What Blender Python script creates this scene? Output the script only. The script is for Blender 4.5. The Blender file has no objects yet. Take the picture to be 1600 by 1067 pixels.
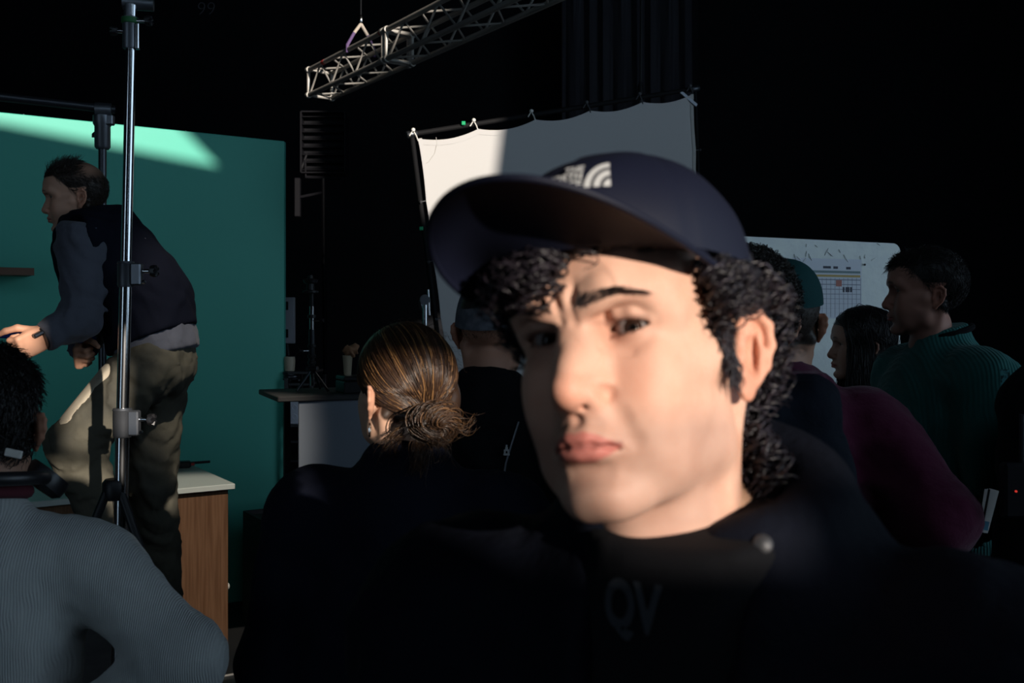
import bpy, math, random
import numpy as np
from mathutils import Vector, Matrix, Euler

SC = bpy.context.scene
COL = SC.collection
RNG = np.random.default_rng(7)

# ---------------------------------------------------------------- camera
CAM_Z = 1.65
FPX = 1556.0                                   # focal length in pixels of the 1600 px wide frame
cam_d = bpy.data.cameras.new('camera')
cam_d.sensor_width = 36.0
cam_d.lens = 35.0
cam_d.clip_start = 0.02
cam_d.clip_end = 100
cam_d.shift_y = -32.0 / 1600.0                  # horizon sits at y = 501 of 1067
cam_d.dof.use_dof = True
cam_d.dof.focus_distance = 3.0
cam_d.dof.aperture_fstop = 8.5
cam = bpy.data.objects.new('camera', cam_d)
cam.location = (0, 0, CAM_Z)
cam.rotation_euler = (math.pi / 2, 0, 0)
COL.objects.link(cam)
SC.camera = cam

# ---------------------------------------------------------------- daylight and exposure
world = bpy.data.worlds.new('world')
SC.world = world
world.use_nodes = True
bgn = world.node_tree.nodes['Background']
bgn.inputs['Color'].default_value = (0.50, 0.68, 0.86, 1)
bgn.inputs['Strength'].default_value = 2.2

SUN_AZ, SUN_EL = math.radians(31.5), math.radians(12)
SUN_D = Vector((-math.sin(SUN_AZ) * math.cos(SUN_EL), math.cos(SUN_AZ) * math.cos(SUN_EL), -math.sin(SUN_EL)))
sl = bpy.data.lights.new('sun', 'SUN')
sl.energy = 6.8
sl.color = (1.0, 0.90, 0.78)
sl.angle = math.radians(0.55)
so = bpy.data.objects.new('sun', sl)
so.rotation_euler = SUN_D.to_track_quat('-Z', 'Y').to_euler()
so.location = (6, -12, 8)
COL.objects.link(so)

SC.view_settings.view_transform = 'Standard'
SC.view_settings.look = 'None'
SC.view_settings.gamma = 1.0
SC.view_settings.use_curve_mapping = False
SC.view_settings.exposure = 0.0
SC.cycles.use_denoising = True


def at(px, py, depth):
    """World point seen at a pixel of the 1600x1067 frame, at a given depth in front of the camera."""
    return Vector(((px - 800) / FPX * depth, depth, CAM_Z + (501 - py) / FPX * depth))

# ================================================================ helpers
def lk(name, mesh, material=None, parent=None, smooth=True):
    o = bpy.data.objects.new(name, mesh)
    COL.objects.link(o)
    if material is not None and len(mesh.materials) == 0:
        mesh.materials.append(material)
    if parent is not None:
        o.parent = parent
    if smooth and len(mesh.polygons):
        mesh.polygons.foreach_set('use_smooth', np.ones(len(mesh.polygons), dtype=bool))
    return o


def tag(o, label=None, cat=None, group=None, kind=None):
    if label: o['label'] = label
    if cat: o['category'] = cat
    if group: o['group'] = group
    if kind: o['kind'] = kind
    return o


def thing(name, label, cat, loc=(0, 0, 0), rz=0.0, group=None):
    o = bpy.data.objects.new(name, None)
    COL.objects.link(o)
    o.location = loc
    o.rotation_euler = (0, 0, rz)
    o.empty_display_size = 0.1
    return tag(o, label, cat, group)


def np_mesh(name, V, quads=None, tris=None, col=None):
    """Mesh from numpy arrays; optional per-vertex colour attribute 'Col'."""
    me = bpy.data.meshes.new(name)
    V = np.asarray(V, dtype=np.float32)
    me.vertices.add(len(V))
    me.vertices.foreach_set('co', V.ravel())
    loops, starts, n = [], [], 0
    if quads is not None and len(quads):
        q = np.asarray(quads, dtype=np.int32)
        loops.append(q.ravel()); starts.append(np.arange(len(q)) * 4); n = len(q) * 4
    if tris is not None and len(tris):
        t = np.asarray(tris, dtype=np.int32)
        loops.append(t.ravel()); starts.append(n + np.arange(len(t)) * 3)
    loops = np.concatenate(loops).astype(np.int32)
    starts = np.concatenate(starts).astype(np.int32)
    me.loops.add(len(loops))
    me.loops.foreach_set('vertex_index', loops)
    me.polygons.add(len(starts))
    me.polygons.foreach_set('loop_start', starts)
    me.update(calc_edges=True)
    if col is not None:
        a = me.attributes.new('Col', 'FLOAT_COLOR', 'POINT')
        c = np.ones((len(V), 4), dtype=np.float32); c[:, :3] = col
        a.data.foreach_set('color', c.ravel())
    return me


class MB:
    """Collects boxes, tubes, lathes and grids into ONE mesh."""
    def __init__(s): s.v = []; s.f = []

    def add(s, V, F):
        n = len(s.v); s.v += [tuple(map(float, p)) for p in V]; s.f += [tuple(i + n for i in f) for f in F]
        return s

    def box(s, c, size, R=None, bev=0.0):
        x, y, z = [d / 2 for d in size]
        b = min(bev, x * .9, y * .9, z * .9)
        c = Vector(c)
        if b <= 0:
            P = [Vector((i * x, j * y, k * z)) for i in (-1, 1) for j in (-1, 1) for k in (-1, 1)]
            F = [(0, 1, 3, 2), (4, 6, 7, 5), (0, 4, 5, 1), (2, 3, 7, 6), (0, 2, 6, 4), (1, 5, 7, 3)]
        else:
            P = []; idx = {}
            for i in (-1, 1):
                for j in (-1, 1):
                    for k in (-1, 1):
                        for a in range(3):
                            d = [x - b, y - b, z - b]; d[a] = (x, y, z)[a]
                            idx[i, j, k, a] = len(P); P.append(Vector((i * d[0], j * d[1], k * d[2])))
            F = []
            for a in range(3):
                o1, o2 = [q for q in range(3) if q != a]
                for sg in (-1, 1):
                    r = []
                    for u, w in ((-1, -1), (1, -1), (1, 1), (-1, 1)):
                        key = [0, 0, 0]; key[a] = sg; key[o1] = u; key[o2] = w
                        r.append(idx[tuple(key) + (a,)])
                    F.append(tuple(r) if (sg > 0) != (a == 1) else tuple(r[::-1]))
            for a in range(3):                      # edges
                o1, o2 = [q for q in range(3) if q != a]
                for u in (-1, 1):
                    for w in (-1, 1):
                        k0 = [0, 0, 0]; k0[o1] = u; k0[o2] = w
                        ka = list(k0); ka[a] = -1; kb = list(k0); kb[a] = 1
                        r = (idx[tuple(ka) + (o1,)], idx[tuple(kb) + (o1,)], idx[tuple(kb) + (o2,)], idx[tuple(ka) + (o2,)])
                        F.append(r)
            for i in (-1, 1):
                for j in (-1, 1):
                    for k in (-1, 1):
                        F.append((idx[i, j, k, 0], idx[i, j, k, 1], idx[i, j, k, 2]))
        if R is not None: P = [R @ p for p in P]
        return s.add([p + c for p in P], F)

    def tube(s, pts, r, n=10, cap=True):
        pts = [Vector(p) for p in pts]
        rs = r if isinstance(r, (list, tuple)) else [r] * len(pts)
        V, F = [], []
        up = None
        for i, p in enumerate(pts):
            a = pts[max(i - 1, 0)]; b = pts[min(i + 1, len(pts) - 1)]
            t = (b - a).normalized() if (b - a).length > 1e-9 else Vector((0, 0, 1))
            if up is None:
                up = t.orthogonal().normalized()
            up = (up - t * up.dot(t))
            up = up.normalized() if up.length > 1e-6 else t.orthogonal().normalized()
            w = t.cross(up)
            for k in range(n):
                an = 2 * math.pi * k / n
                V.append(p + (up * math.cos(an) + w * math.sin(an)) * rs[i])
        for i in range(len(pts) - 1):
            for k in range(n):
                F.append((i * n + k, i * n + (k + 1) % n, (i + 1) * n + (k + 1) % n, (i + 1) * n + k))
        if cap:
            F.append(tuple(range(n))[::-1]); m = (len(pts) - 1) * n; F.append(tuple(range(m, m + n)))
        return s.add(V, F)

    def lathe(s, prof, origin=(0, 0, 0), n=20, R=None):
        """prof: list of (radius, z)."""
        V, F = [], []
        o = Vector(origin)
        for r, z in prof:
            for k in range(n):
                an = 2 * math.pi * k / n
                p = Vector((r * math.cos(an), r * math.sin(an), z))
                V.append((R @ p if R is not None else p) + o)
        for i in range(len(prof) - 1):
            for k in range(n):
                F.append((i * n + k, i * n + (k + 1) % n, (i + 1) * n + (k + 1) % n, (i + 1) * n + k))
        F.append(tuple(range(n))[::-1]); m = (len(prof) - 1) * n; F.append(tuple(range(m, m + n)))
        return s.add(V, F)

    def prism(s, poly, a, b):
        """poly: list of Vector corners; extruded from offset a to offset b."""
        n = len(poly); a = Vector(a); b = Vector(b)
        V = [Vector(p) + a for p in poly] + [Vector(p) + b for p in poly]
        F = [tuple(range(n))[::-1], tuple(range(n, 2 * n))] + [(i, (i + 1) % n, n + (i + 1) % n, n + i) for i in range(n)]
        return s.add(V, F)

    def sheet(s, rows, thick_dir=None, t=0.0):
        """rows: grid of points; optional thickness along a direction."""
        m, n = len(rows), len(rows[0])
        P = [Vector(p) for r in rows for p in r]
        F = [(i * n + j, i * n + j + 1, (i + 1) * n + j + 1, (i + 1) * n + j) for i in range(m - 1) for j in range(n - 1)]
        if thick_dir is not None:
            d = Vector(thick_dir) * t; k = len(P)
            P = P + [p + d for p in P]
            F2 = [tuple(i + k for i in f)[::-1] for f in F]
            B = [(0, j) for j in range(n)] + [(i, n - 1) for i in range(1, m)] + [(m - 1, j) for j in range(n - 2, -1, -1)] + [(i, 0) for i in range(m - 2, 0, -1)]
            ids = [i * n + j for i, j in B]
            F = F + F2 + [(ids[q], ids[(q + 1) % len(ids)], ids[(q + 1) % len(ids)] + k, ids[q] + k) for q in range(len(ids))]
        return s.add(P, F)

    def build(s, name, material, parent=None, smooth=False):
        me = bpy.data.meshes.new(name)
        me.from_pydata(s.v, [], s.f)
        import bmesh
        bm = bmesh.new(); bm.from_mesh(me); bmesh.ops.recalc_face_normals(bm, faces=bm.faces); bm.to_mesh(me); bm.free()
        o = lk(name, me, material, parent, smooth=False)
        if smooth:
            me.polygons.foreach_set('use_smooth', np.ones(len(me.polygons), dtype=bool))
            try: me.set_sharp_from_angle(angle=math.radians(40))
            except Exception: pass
        return o


# ---------------------------------------------------------------- materials
def mat(name, color, rough=0.6, metal=0.0, spec=0.5, noise=None, bump=None, wave=None, coat=0.0, sheen=0.0, vcol=False, sss=0.0, emit=None, hair=False):
    m = bpy.data.materials.new(name)
    m.use_nodes = True
    nt = m.node_tree; N = nt.nodes; L = nt.links
    b = N['Principled BSDF']
    b.inputs['Base Color'].default_value = (*color, 1)
    b.inputs['Roughness'].default_value = rough
    b.inputs['Metallic'].default_value = metal
    b.inputs['Specular IOR Level'].default_value = spec
    if coat: b.inputs['Coat Weight'].default_value = coat
    if sheen:
        b.inputs['Sheen Weight'].default_value = sheen
        b.inputs['Sheen Roughness'].default_value = 0.5
    if emit:
        b.inputs['Emission Color'].default_value = (*emit[0], 1); b.inputs['Emission Strength'].default_value = emit[1]
    if sss:
        b.inputs['Subsurface Weight'].default_value = sss
        b.inputs['Subsurface Radius'].default_value = (1.0, 0.35, 0.2)
        b.inputs['Subsurface Scale'].default_value = 0.006
    tc = N.new('ShaderNodeTexCoord')
    src = None
    if vcol:
        a = N.new('ShaderNodeAttribute'); a.attribute_name = 'Col'; src = a.outputs['Color']
    if noise:                                   # (scale, other colour, low, high [, stretch xyz])
        nz = N.new('ShaderNodeTexNoise'); nz.inputs['Scale'].default_value = noise[0]; nz.inputs['Detail'].default_value = 5
        mp = N.new('ShaderNodeMapping')
        if len(noise) > 4: mp.inputs['Scale'].default_value = noise[4]
        L.new(tc.outputs['Object'], mp.inputs['Vector']); L.new(mp.outputs['Vector'], nz.inputs['Vector'])
        r = N.new('ShaderNodeMapRange'); r.inputs['From Min'].default_value = noise[2]; r.inputs['From Max'].default_value = noise[3]
        L.new(nz.outputs['Fac'], r.inputs['Value'])
        mx = N.new('ShaderNodeMix'); mx.data_type = 'RGBA'
        L.new(r.outputs['Result'], mx.inputs['Factor'])
        mx.inputs['A'].default_value = (*color, 1); mx.inputs['B'].default_value = (*noise[1], 1)
        if src is not None:
            mx.blend_type = 'MULTIPLY'; L.new(src, mx.inputs['A'])
        src = mx.outputs['Result']
    if src is not None: L.new(src, b.inputs['Base Color'])
    if bump or wave:
        last = None
        if bump:                                # (scale, strength, distance)
            nb = N.new('ShaderNodeTexNoise'); nb.inputs['Scale'].default_value = bump[0]; nb.inputs['Detail'].default_value = 4
            L.new(tc.outputs['Object'], nb.inputs['Vector'])
            bn = N.new('ShaderNodeBump'); bn.inputs['Strength'].default_value = bump[1]; bn.inputs['Distance'].default_value = bump[2]
            L.new(nb.outputs['Fac'], bn.inputs['Height']); last = bn
        if wave:                                # (scale, strength, distance, direction)
            wv = N.new('ShaderNodeTexWave'); wv.inputs['Scale'].default_value = wave[0]; wv.bands_direction = wave[3]
            wv.inputs['Distortion'].default_value = 0.6; wv.inputs['Detail'].default_value = 1
            L.new(tc.outputs['Object'], wv.inputs['Vector'])
            bw = N.new('ShaderNodeBump'); bw.inputs['Strength'].default_value = wave[1]; bw.inputs['Distance'].default_value = wave[2]
            L.new(wv.outputs['Fac'], bw.inputs['Height'])
            if last is not None: L.new(last.outputs['Normal'], bw.inputs['Normal'])
            last = bw
        L.new(last.outputs['Normal'], b.inputs['Normal'])
    return m


# ---------------------------------------------------------------- signed distance sculpting
class Field:
    def __init__(s, lo, hi, res):
        s.lo = np.array(lo, float); s.res = float(res)
        n = np.ceil((np.array(hi, float) - s.lo) / res).astype(int) + 1
        s.n = n
        s.ax = [(s.lo[i] + res * np.arange(n[i])).astype(np.float32) for i in range(3)]
        s.F = np.full(tuple(n), 0.5, np.float32)

    def sl(s, lo, hi):
        a = np.maximum(np.floor((np.array(lo) - s.lo) / s.res).astype(int), 0)
        b = np.minimum(np.ceil((np.array(hi) - s.lo) / s.res).astype(int) + 1, s.n)
        if np.any(b <= a): return None
        sl = tuple(slice(a[i], b[i]) for i in range(3))
        X = s.ax[0][sl[0]][:, None, None]; Y = s.ax[1][sl[1]][None, :, None]; Z = s.ax[2][sl[2]][None, None, :]
        return sl, X, Y, Z

    def comb(s, d, sl, k, op):
        a = s.F[sl]
        if op == 'add':
            r = np.minimum(a, d)
            if k > 0: h = np.maximum(k - np.abs(a - d), 0) / k; r = r - h * h * (k * .25)
        elif op == 'sub':
            r = np.maximum(a, -d)
            if k > 0: h = np.maximum(k - np.abs(a + d), 0) / k; r = r + h * h * (k * .25)
        else:
            r = np.maximum(a, d)
        s.F[sl] = r

    def ell(s, c, r, k=0.0, R=None, op='add'):
        c = np.array(c, np.float32); r = np.array(r, np.float32)
        m = (r.max() if R is not None else r) + k + 3 * s.res
        g = s.sl(c - m, c + m)
        if g is None: return s
        sl, X, Y, Z = g
        X, Y, Z = X - c[0], Y - c[1], Z - c[2]
        if R is not None:
            Q = np.array(R, np.float32).T
            X, Y, Z = (Q[0, 0] * X + Q[0, 1] * Y + Q[0, 2] * Z, Q[1, 0] * X + Q[1, 1] * Y + Q[1, 2] * Z, Q[2, 0] * X + Q[2, 1] * Y + Q[2, 2] * Z)
        k0 = np.sqrt((X / r[0]) ** 2 + (Y / r[1]) ** 2 + (Z / r[2]) ** 2)
        k1 = np.sqrt((X / r[0] ** 2) ** 2 + (Y / r[1] ** 2) ** 2 + (Z / r[2] ** 2) ** 2) + 1e-9
        s.comb(k0 * (k0 - 1) / k1, sl, k, op); return s

    def cone(s, a, b, ra, rb, k=0.0, op='add', flat=None):
        a = np.array(a, np.float32); b = np.array(b, np.float32)
        m = max(ra, rb) * (1 if flat is None else max(1, *[1 / q for q in flat])) + k + 3 * s.res
        g = s.sl(np.minimum(a, b) - m, np.maximum(a, b) + m)
        if g is None: return s
        sl, X, Y, Z = g
        f = np.array(flat if flat is not None else (1, 1, 1), np.float32)
        X, Y, Z = (X - a[0]) * f[0], (Y - a[1]) * f[1], (Z - a[2]) * f[2]
        d = (b - a) * f; L2 = float(d @ d) + 1e-12
        t = np.clip((X * d[0] + Y * d[1] + Z * d[2]) / L2, 0, 1)
        q = np.sqrt((X - t * d[0]) ** 2 + (Y - t * d[1]) ** 2 + (Z - t * d[2]) ** 2)
        s.comb(q - (ra + (rb - ra) * t), sl, k, op); return s

    def path(s, pts, rs, k=0.0, op='add', flat=None):
        if not isinstance(rs, (list, tuple)): rs = [rs] * len(pts)
        for i in range(len(pts) - 1): s.cone(pts[i], pts[i + 1], rs[i], rs[i + 1], k, op, flat)
        return s

    def rbox(s, c, h, r, k=0.0, R=None, op='add'):
        c = np.array(c, np.float32); h = np.array(h, np.float32)
        m = (np.linalg.norm(h) if R is not None else h) + r + k + 3 * s.res
        g = s.sl(c - m, c + m)
        if g is None: return s
        sl, X, Y, Z = g
        X, Y, Z = X - c[0], Y - c[1], Z - c[2]
        if R is not None:
            Q = np.array(R, np.float32).T
            X, Y, Z = (Q[0, 0] * X + Q[0, 1] * Y + Q[0, 2] * Z, Q[1, 0] * X + Q[1, 1] * Y + Q[1, 2] * Z, Q[2, 0] * X + Q[2, 1] * Y + Q[2, 2] * Z)
        ax, ay, az = np.abs(X) - h[0], np.abs(Y) - h[1], np.abs(Z) - h[2]
        d = np.sqrt(np.maximum(ax, 0) ** 2 + np.maximum(ay, 0) ** 2 + np.maximum(az, 0) ** 2) + np.minimum(np.maximum(ax, np.maximum(ay, az)), 0) - r
        s.comb(d, sl, k, op); return s

    def cut(s, p, n, k=0.0):
        """Removes everything on the side the normal points to."""
        p = np.array(p, np.float32); n = np.array(n, np.float32); n = n / np.linalg.norm(n)
        sl, X, Y, Z = s.sl(s.lo - 1, s.lo + 10)
        d = (X - p[0]) * n[0] + (Y - p[1]) * n[1] + (Z - p[2]) * n[2]
        s.comb(-d, sl, k, 'sub'); return s

    def wrinkle(s, amp, freq, seed=0, stretch=(1, 1, 1)):
        """Cloth folds: pushes the surface in and out with warped sines."""
        X = s.ax[0][:, None, None] * freq * stretch[0]; Y = s.ax[1][None, :, None] * freq * stretch[1]; Z = s.ax[2][None, None, :] * freq * stretch[2]
        r = np.random.default_rng(seed); p = r.uniform(0, 6.28, 12).astype(np.float32)
        wx = X + 1.3 * np.sin(Y * 1.1 + p[0]) + .8 * np.sin(Z * .9 + p[1])
        wy = Y + 1.3 * np.sin(Z * 1.2 + p[2]) + .8 * np.sin(X * .8 + p[3])
        wz = Z + 1.3 * np.sin(X * 1.0 + p[4]) + .8 * np.sin(Y * 1.3 + p[5])
        f = np.sin(wx * 1.9 + p[6]) * np.sin(wz * 2.3 + p[7]) + .6 * np.sin(wy * 2.7 + wz * 1.7 + p[8]) + .35 * np.sin(wx * 4.1 + wz * 3.7 + p[9])
        s.F += (amp * f).astype(np.float32); return s

    def mesh(s, smooth=0):
        F, lo, res = s.F, s.lo, s.res
        F = F.copy(); F[0], F[-1], F[:, 0], F[:, -1], F[:, :, 0], F[:, :, -1] = .5, .5, .5, .5, .5, .5
        S = F < 0
        cnt = np.zeros(tuple(np.array(F.shape) - 1), np.int8)
        sh = lambda A, i, j, k: A[i:A.shape[0] - 1 + i, j:A.shape[1] - 1 + j, k:A.shape[2] - 1 + k]
        for i in (0, 1):
            for j in (0, 1):
                for k in (0, 1): cnt += sh(S, i, j, k)
        act = (cnt > 0) & (cnt < 8)
        idx = np.full(act.shape, -1, np.int32); C = np.argwhere(act); idx[act] = np.arange(len(C))
        acc = np.zeros((len(C), 3), np.float32); num = np.zeros(len(C), np.float32)
        cs = [np.array((i, j, k)) for i in (0, 1) for j in (0, 1) for k in (0, 1)]
        for a in cs:
            for b in cs:
                if (b - a).sum() == 1 and (b - a).min() == 0:
                    fa = F[tuple((C + a).T)]; fb = F[tuple((C + b).T)]
                    m = (fa < 0) != (fb < 0)
                    t = np.where(m, fa / np.where(m, fa - fb, 1), 0)
                    acc += np.where(m[:, None], a + t[:, None] * (b - a), 0); num += m
        V = lo + res * (C + acc / num[:, None])
        Q = []
        for ax in range(3):
            o1, o2 = (ax + 1) % 3, (ax + 2) % 3
            A = S.take(range(S.shape[ax] - 1), ax); B = S.take(range(1, S.shape[ax]), ax)
            E = np.argwhere(A != B)
            E = E[(E[:, o1] > 0) & (E[:, o2] > 0) & (E[:, o1] < F.shape[o1] - 1) & (E[:, o2] < F.shape[o2] - 1)]
            ins = S[tuple(E.T)]
            e1 = np.zeros(3, int); e1[o1] = 1; e2 = np.zeros(3, int); e2[o2] = 1
            q = np.stack([idx[tuple((E - e1 - e2).T)], idx[tuple((E - e2).T)], idx[tuple(E.T)], idx[tuple((E - e1).T)]], 1)
            q[~ins] = q[~ins][:, ::-1]
            Q.append(q)
        Q = np.concatenate(Q)
        for _ in range(smooth):
            acc = np.zeros_like(V); n = np.zeros(len(V))
            for a, b in ((0, 1), (1, 2), (2, 3), (3, 0)):
                np.add.at(acc, Q[:, a], V[Q[:, b]]); np.add.at(acc, Q[:, b], V[Q[:, a]])
                np.add.at(n, Q[:, a], 1); np.add.at(n, Q[:, b], 1)
            V = .5 * V + .5 * acc / n[:, None]
        return V.astype(np.float32), Q


def vnormals(V, Q):
    n = np.cross(V[Q[:, 2]] - V[Q[:, 0]], V[Q[:, 3]] - V[Q[:, 1]])
    N = np.zeros_like(V)
    for i in range(4): np.add.at(N, Q[:, i], n)
    return N / (np.linalg.norm(N, axis=1, keepdims=True) + 1e-12)


def strands(paths, radii, cols, sides=3):
    """paths (N,M,3), radii (N,M) , cols (N,M,3) -> V, quads, col."""
    P = np.asarray(paths, np.float32); n, m, _ = P.shape
    T = np.gradient(P, axis=1); T /= np.linalg.norm(T, axis=2, keepdims=True) + 1e-9
    ref = np.zeros_like(T); ref[..., 2] = 1
    bad = np.abs(T[..., 2]) > .9; ref[bad] = (1, 0, 0)
    U = np.cross(T, ref); U /= np.linalg.norm(U, axis=2, keepdims=True) + 1e-9
    W = np.cross(T, U)
    V = np.empty((n, m, sides, 3), np.float32)
    for k in range(sides):
        a = 2 * math.pi * k / sides
        V[:, :, k] = P + (U * math.cos(a) + W * math.sin(a)) * radii[..., None]
    base = (np.arange(n) * m * sides)[:, None, None]
    i = np.arange(m - 1)[None, :, None]; k = np.arange(sides)[None, None, :]; k2 = (k + 1) % sides
    q = np.stack([base + i * sides + k, base + i * sides + k2, base + (i + 1) * sides + k2, base + (i + 1) * sides + k], -1).reshape(-1, 4)
    C = np.repeat(cols[:, :, None, :], sides, 2).reshape(-1, 3)
    return V.reshape(-1, 3), q, C


# ================================================================ heads and hands
SIDES = (-1, 1)
EYE_C, EYE_R = (0.0320, 0.0045, 0.0), 0.0122


def head_field(res, female=False, frown=False, neck=((0, .080, -.095), (0, .112, -.235)), neck_r=(.053, .060), mouth_open=0.0, dark=False):
    """Head in its own frame: origin between the pupils, face towards -Y, Z up."""
    f = Field((-.105, -.075, -.24), (.105, .195, .135), res)
    fm = 1.0 if not female else 0.0
    # skull
    f.ell((0, .074, .044), (.0755, .096, .078))
    f.ell((0, .036, .036), (.0625, .0615, .050), .03)
    f.ell((0, .105, .020), (.070, .070, .070), .03)
    # mid face
    f.ell((0, .042, -.030), (.0570, .0590, .068), .025)
    # neck
    f.path(list(neck), list(neck_r), .025)
    for s in SIDES:                                                     # sternomastoid
        f.cone((s * .058, .105, -.045), (s * .022, .068, -.20), .012, .011, .025)
    f.cone((0, .040, -.150), (0, .050, -.185), .008, .008, .03)           # throat
    # jaw
    for s in SIDES:
        f.cone((s * .050, .064, -.078), (s * .022, .006, -.106), .015, .013, .022)
        f.cone((s * .059, .070, -.030), (s * .049, .064, -.080), .011, .0125, .022)
        f.cone((s * .049, .036, -.050), (s * .038, .020, -.085), .015, .014, .025)
    f.ell((0, .0010, -.106), (.0235 if fm else .019, .0255, .0170), .016)
    for s in SIDES: f.ell((s * .010, -.006, -.110), (.011, .012, .011), .012)
    # cheek bones, cheeks
    for s in SIDES:
        f.cone((s * .041, .012, -.026), (s * .064, .056, -.020), .015, .009, .022)
        f.ell((s * .035, .014, -.042), (.022, .020, .024), .018)
        f.ell((s * .027, .008, -.062), (.021, .0195, .028), .022)
    # brow ridge
    for s in SIDES:
        b = .0035 if fm else 0
        f.path([(s * .008, -.0135 - b * .5, .0195), (s * .026, -.0135 - b, .0235), (s * .044, -.002, .0215), (s * .053, .014, .008)], [.0095, .0105, .009, .008], .016)
    f.ell((0, -.012, .020), (.014, .012, .012), .012)
    # eye sockets
    for s in SIDES:
        f.ell((s * .0325, -.0165, -.0005), (.0185, .0135, .0120), .013, op='sub')
        f.ell((s * .0190, -.0175, .001), (.0075, .010, .010), .010, op='sub')
    # nose
    f.path([(0, -.008, .012), (0, -.0165, -.008), (0, -.0265, -.024), (0, -.0335, -.036)], [.0085, .0078, .0088, .0105], .012)
    for s in SIDES:
        f.cone((s * .005, -.011, .002), (s * .010, -.0175, -.034), .006, .0085, .012)
    f.ell((0, -.0355, -.0400), (.0105, .0100, .0092), .008)
    for s in SIDES:
        f.ell((s * .0125, -.0215, -.0430), (.0068, .0110, .0080), .009)
    f.cone((0, -.034, -.0445), (0, -.020, -.0500), .0036, .0042, .010)
    for s in SIDES:
        f.cone((s * .0065, -.030, -.0488), (s * .0085, -.0205, -.0503), .0022, .0036, .004, op='sub')
        f.path([(s * .0185, -.029, -.038), (s * .0205, -.019, -.0425), (s * .017, -.014, -.049)], [.0010, .0012, .0012], .007, op='sub')
    # mouth
    f.ell((0, .0015, -.068), (.0285, .0275, .024), .016)
    f.cone((0, -.0270, -.057), (0, -.0300, -.066), .0012, .0015, .007, op='sub')
    for s in SIDES:
        f.path([(s * .001, -.0262, -.0695), (s * .006, -.0260, -.0690), (s * .014, -.0212, -.0712), (s * .0245, -.0095, -.0766)], [.0040, .0041, .0036, .0018], .0075)
        f.path([(0, -.0242, -.0800 - mouth_open), (s * .009, -.0224, -.0797 - mouth_open), (s * .0235, -.0098, -.0774)], [.0050, .0048, .0018], .0085)
    for s in SIDES:
        f.path([(0, -.0320, -.0742 - mouth_open * .5), (s * .009, -.0296, -.0742 - mouth_open * .5), (s * .018, -.0222, -.0758), (s * .0262, -.0120, -.0786)], [.0009 + mouth_open * .5, .0009 + mouth_open * .4, .0009, .0009], .0035, op='sub')
    f.cone((-.011, -.0255, -.0915), (.011, -.0255, -.0915), .0040, .0040, .012, op='sub')
    # smile folds
    for s in SIDES:
        f.path([(s * .0205, -.0245, -.0440), (s * .0280, -.0215, -.0580), (s * .0350, -.0165, -.0740)], [.0004, .0006, .0002], .0110, op='sub')
        f.path([(s * .017, -.0175, -.0115), (s * .026, -.0160, -.0165), (s * .036, -.0105, -.0165)], [.0003, .0003, .0003], .006, op='sub')
    if frown:
        f.path([(.0050, -.0275, .006), (.0052, -.0285, .020), (.0075, -.0275, .032)], [.0012, .0018, .0003], .006, op='sub')
        f.path([(-.0055, -.0268, .008), (-.0060, -.0280, .018), (-.0075, -.0275, .028)], [.0010, .0014, .0003], .006, op='sub')
        f.ell((0, -.0215, .0215), (.0040, .0055, .0120), .005)
        f.ell((.0145, -.0220, .0150), (.0095, .0055, .0052), .010)          # bunched brow heads
        f.ell((-.0145, -.0225, .0135), (.0095, .0060, .0055), .007)
    # eyelids: a ball over the eye with an almond opening
    for s in SIDES:
        c = (s * EYE_C[0], EYE_C[1], EYE_C[2])
        f.ell(c, (EYE_R + .0020,) * 3, .0055)
        f.path([(c[0] - .0145, c[1] - .0085, .0055), (c[0] - .004, c[1] - .0135, .0088), (c[0] + .006, c[1] - .0128, .0085), (c[0] + .0145, c[1] - .0060, .0040)], [.0022, .0028, .0030, .0022], .005)
        g = f.sl(np.array(c) - .024, np.array(c) + .024)
        sl, X, Y, Z = g
        u = s * (X - c[0])                                               # outward
        x0 = np.clip(u / .0152, -1, 1)
        zu = .0040 * np.sqrt(1 - x0 ** 2) * (1.0 - .12 * x0) + .0006 * x0
        zl = -.0037 * (1 - x0 ** 2) + .0006 * x0
        d = np.maximum(np.maximum(Z - zu, zl - Z), np.abs(u) - .0150) * .9
        d = np.maximum(d, Y - (c[1] - .002)) + 0 * X
        f.comb(d.astype(np.float32), sl, .0012, 'sub')
        f.ell(c, (EYE_R - .0004,) * 3, 0, op='sub')                          # room for the eyeball
    # ears
    for s in SIDES:
        ex, ey, ez = s * .0735, .0925, -.020
        A = Matrix.Rotation(-s * math.radians(20), 3, 'Z') @ Matrix.Rotation(math.radians(-12), 3, 'X')
        tr = lambda p: tuple(np.array((ex, ey, ez)) + np.array(A @ Vector((s * p[0], p[1], p[2]))))
        f.ell(tr((.004, .004, .004)), (.0055, .0165, .0260), .008, R=A)
        f.ell(tr((.0095, .0035, .000)), (.0085, .0100, .0145), .004, R=A, op='sub')
        f.ell(tr((.0105, .0090, .012)), (.0050, .0075, .0120), .004, R=A, op='sub')
        f.path([tr(p) for p in ((.006, -.008, .004), (.008, -.0125, .016), (.0095, -.006, .0275), (.0100, .006, .0300), (.0105, .0165, .0240), (.0105, .0200, .0100), (.0095, .0165, -.006), (.0075, .0085, -.0190))], [.0026, .0028, .0030, .0032, .0034, .0032, .0028, .0030], .004)
        f.path([tr(p) for p in ((.0085, .010, -.008), (.0090, .0110, .004), (.0085, .0075, .0150))], [.0020, .0022, .0020], .004)
        f.ell(tr((.0065, -.0085, -.004)), (.0040, .0040, .0060), .004, R=A)    # tragus
        f.ell(tr((.0055, .0000, -.0260)), (.0042, .0078, .0085), .006, R=A)    # lobe
    return f


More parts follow.
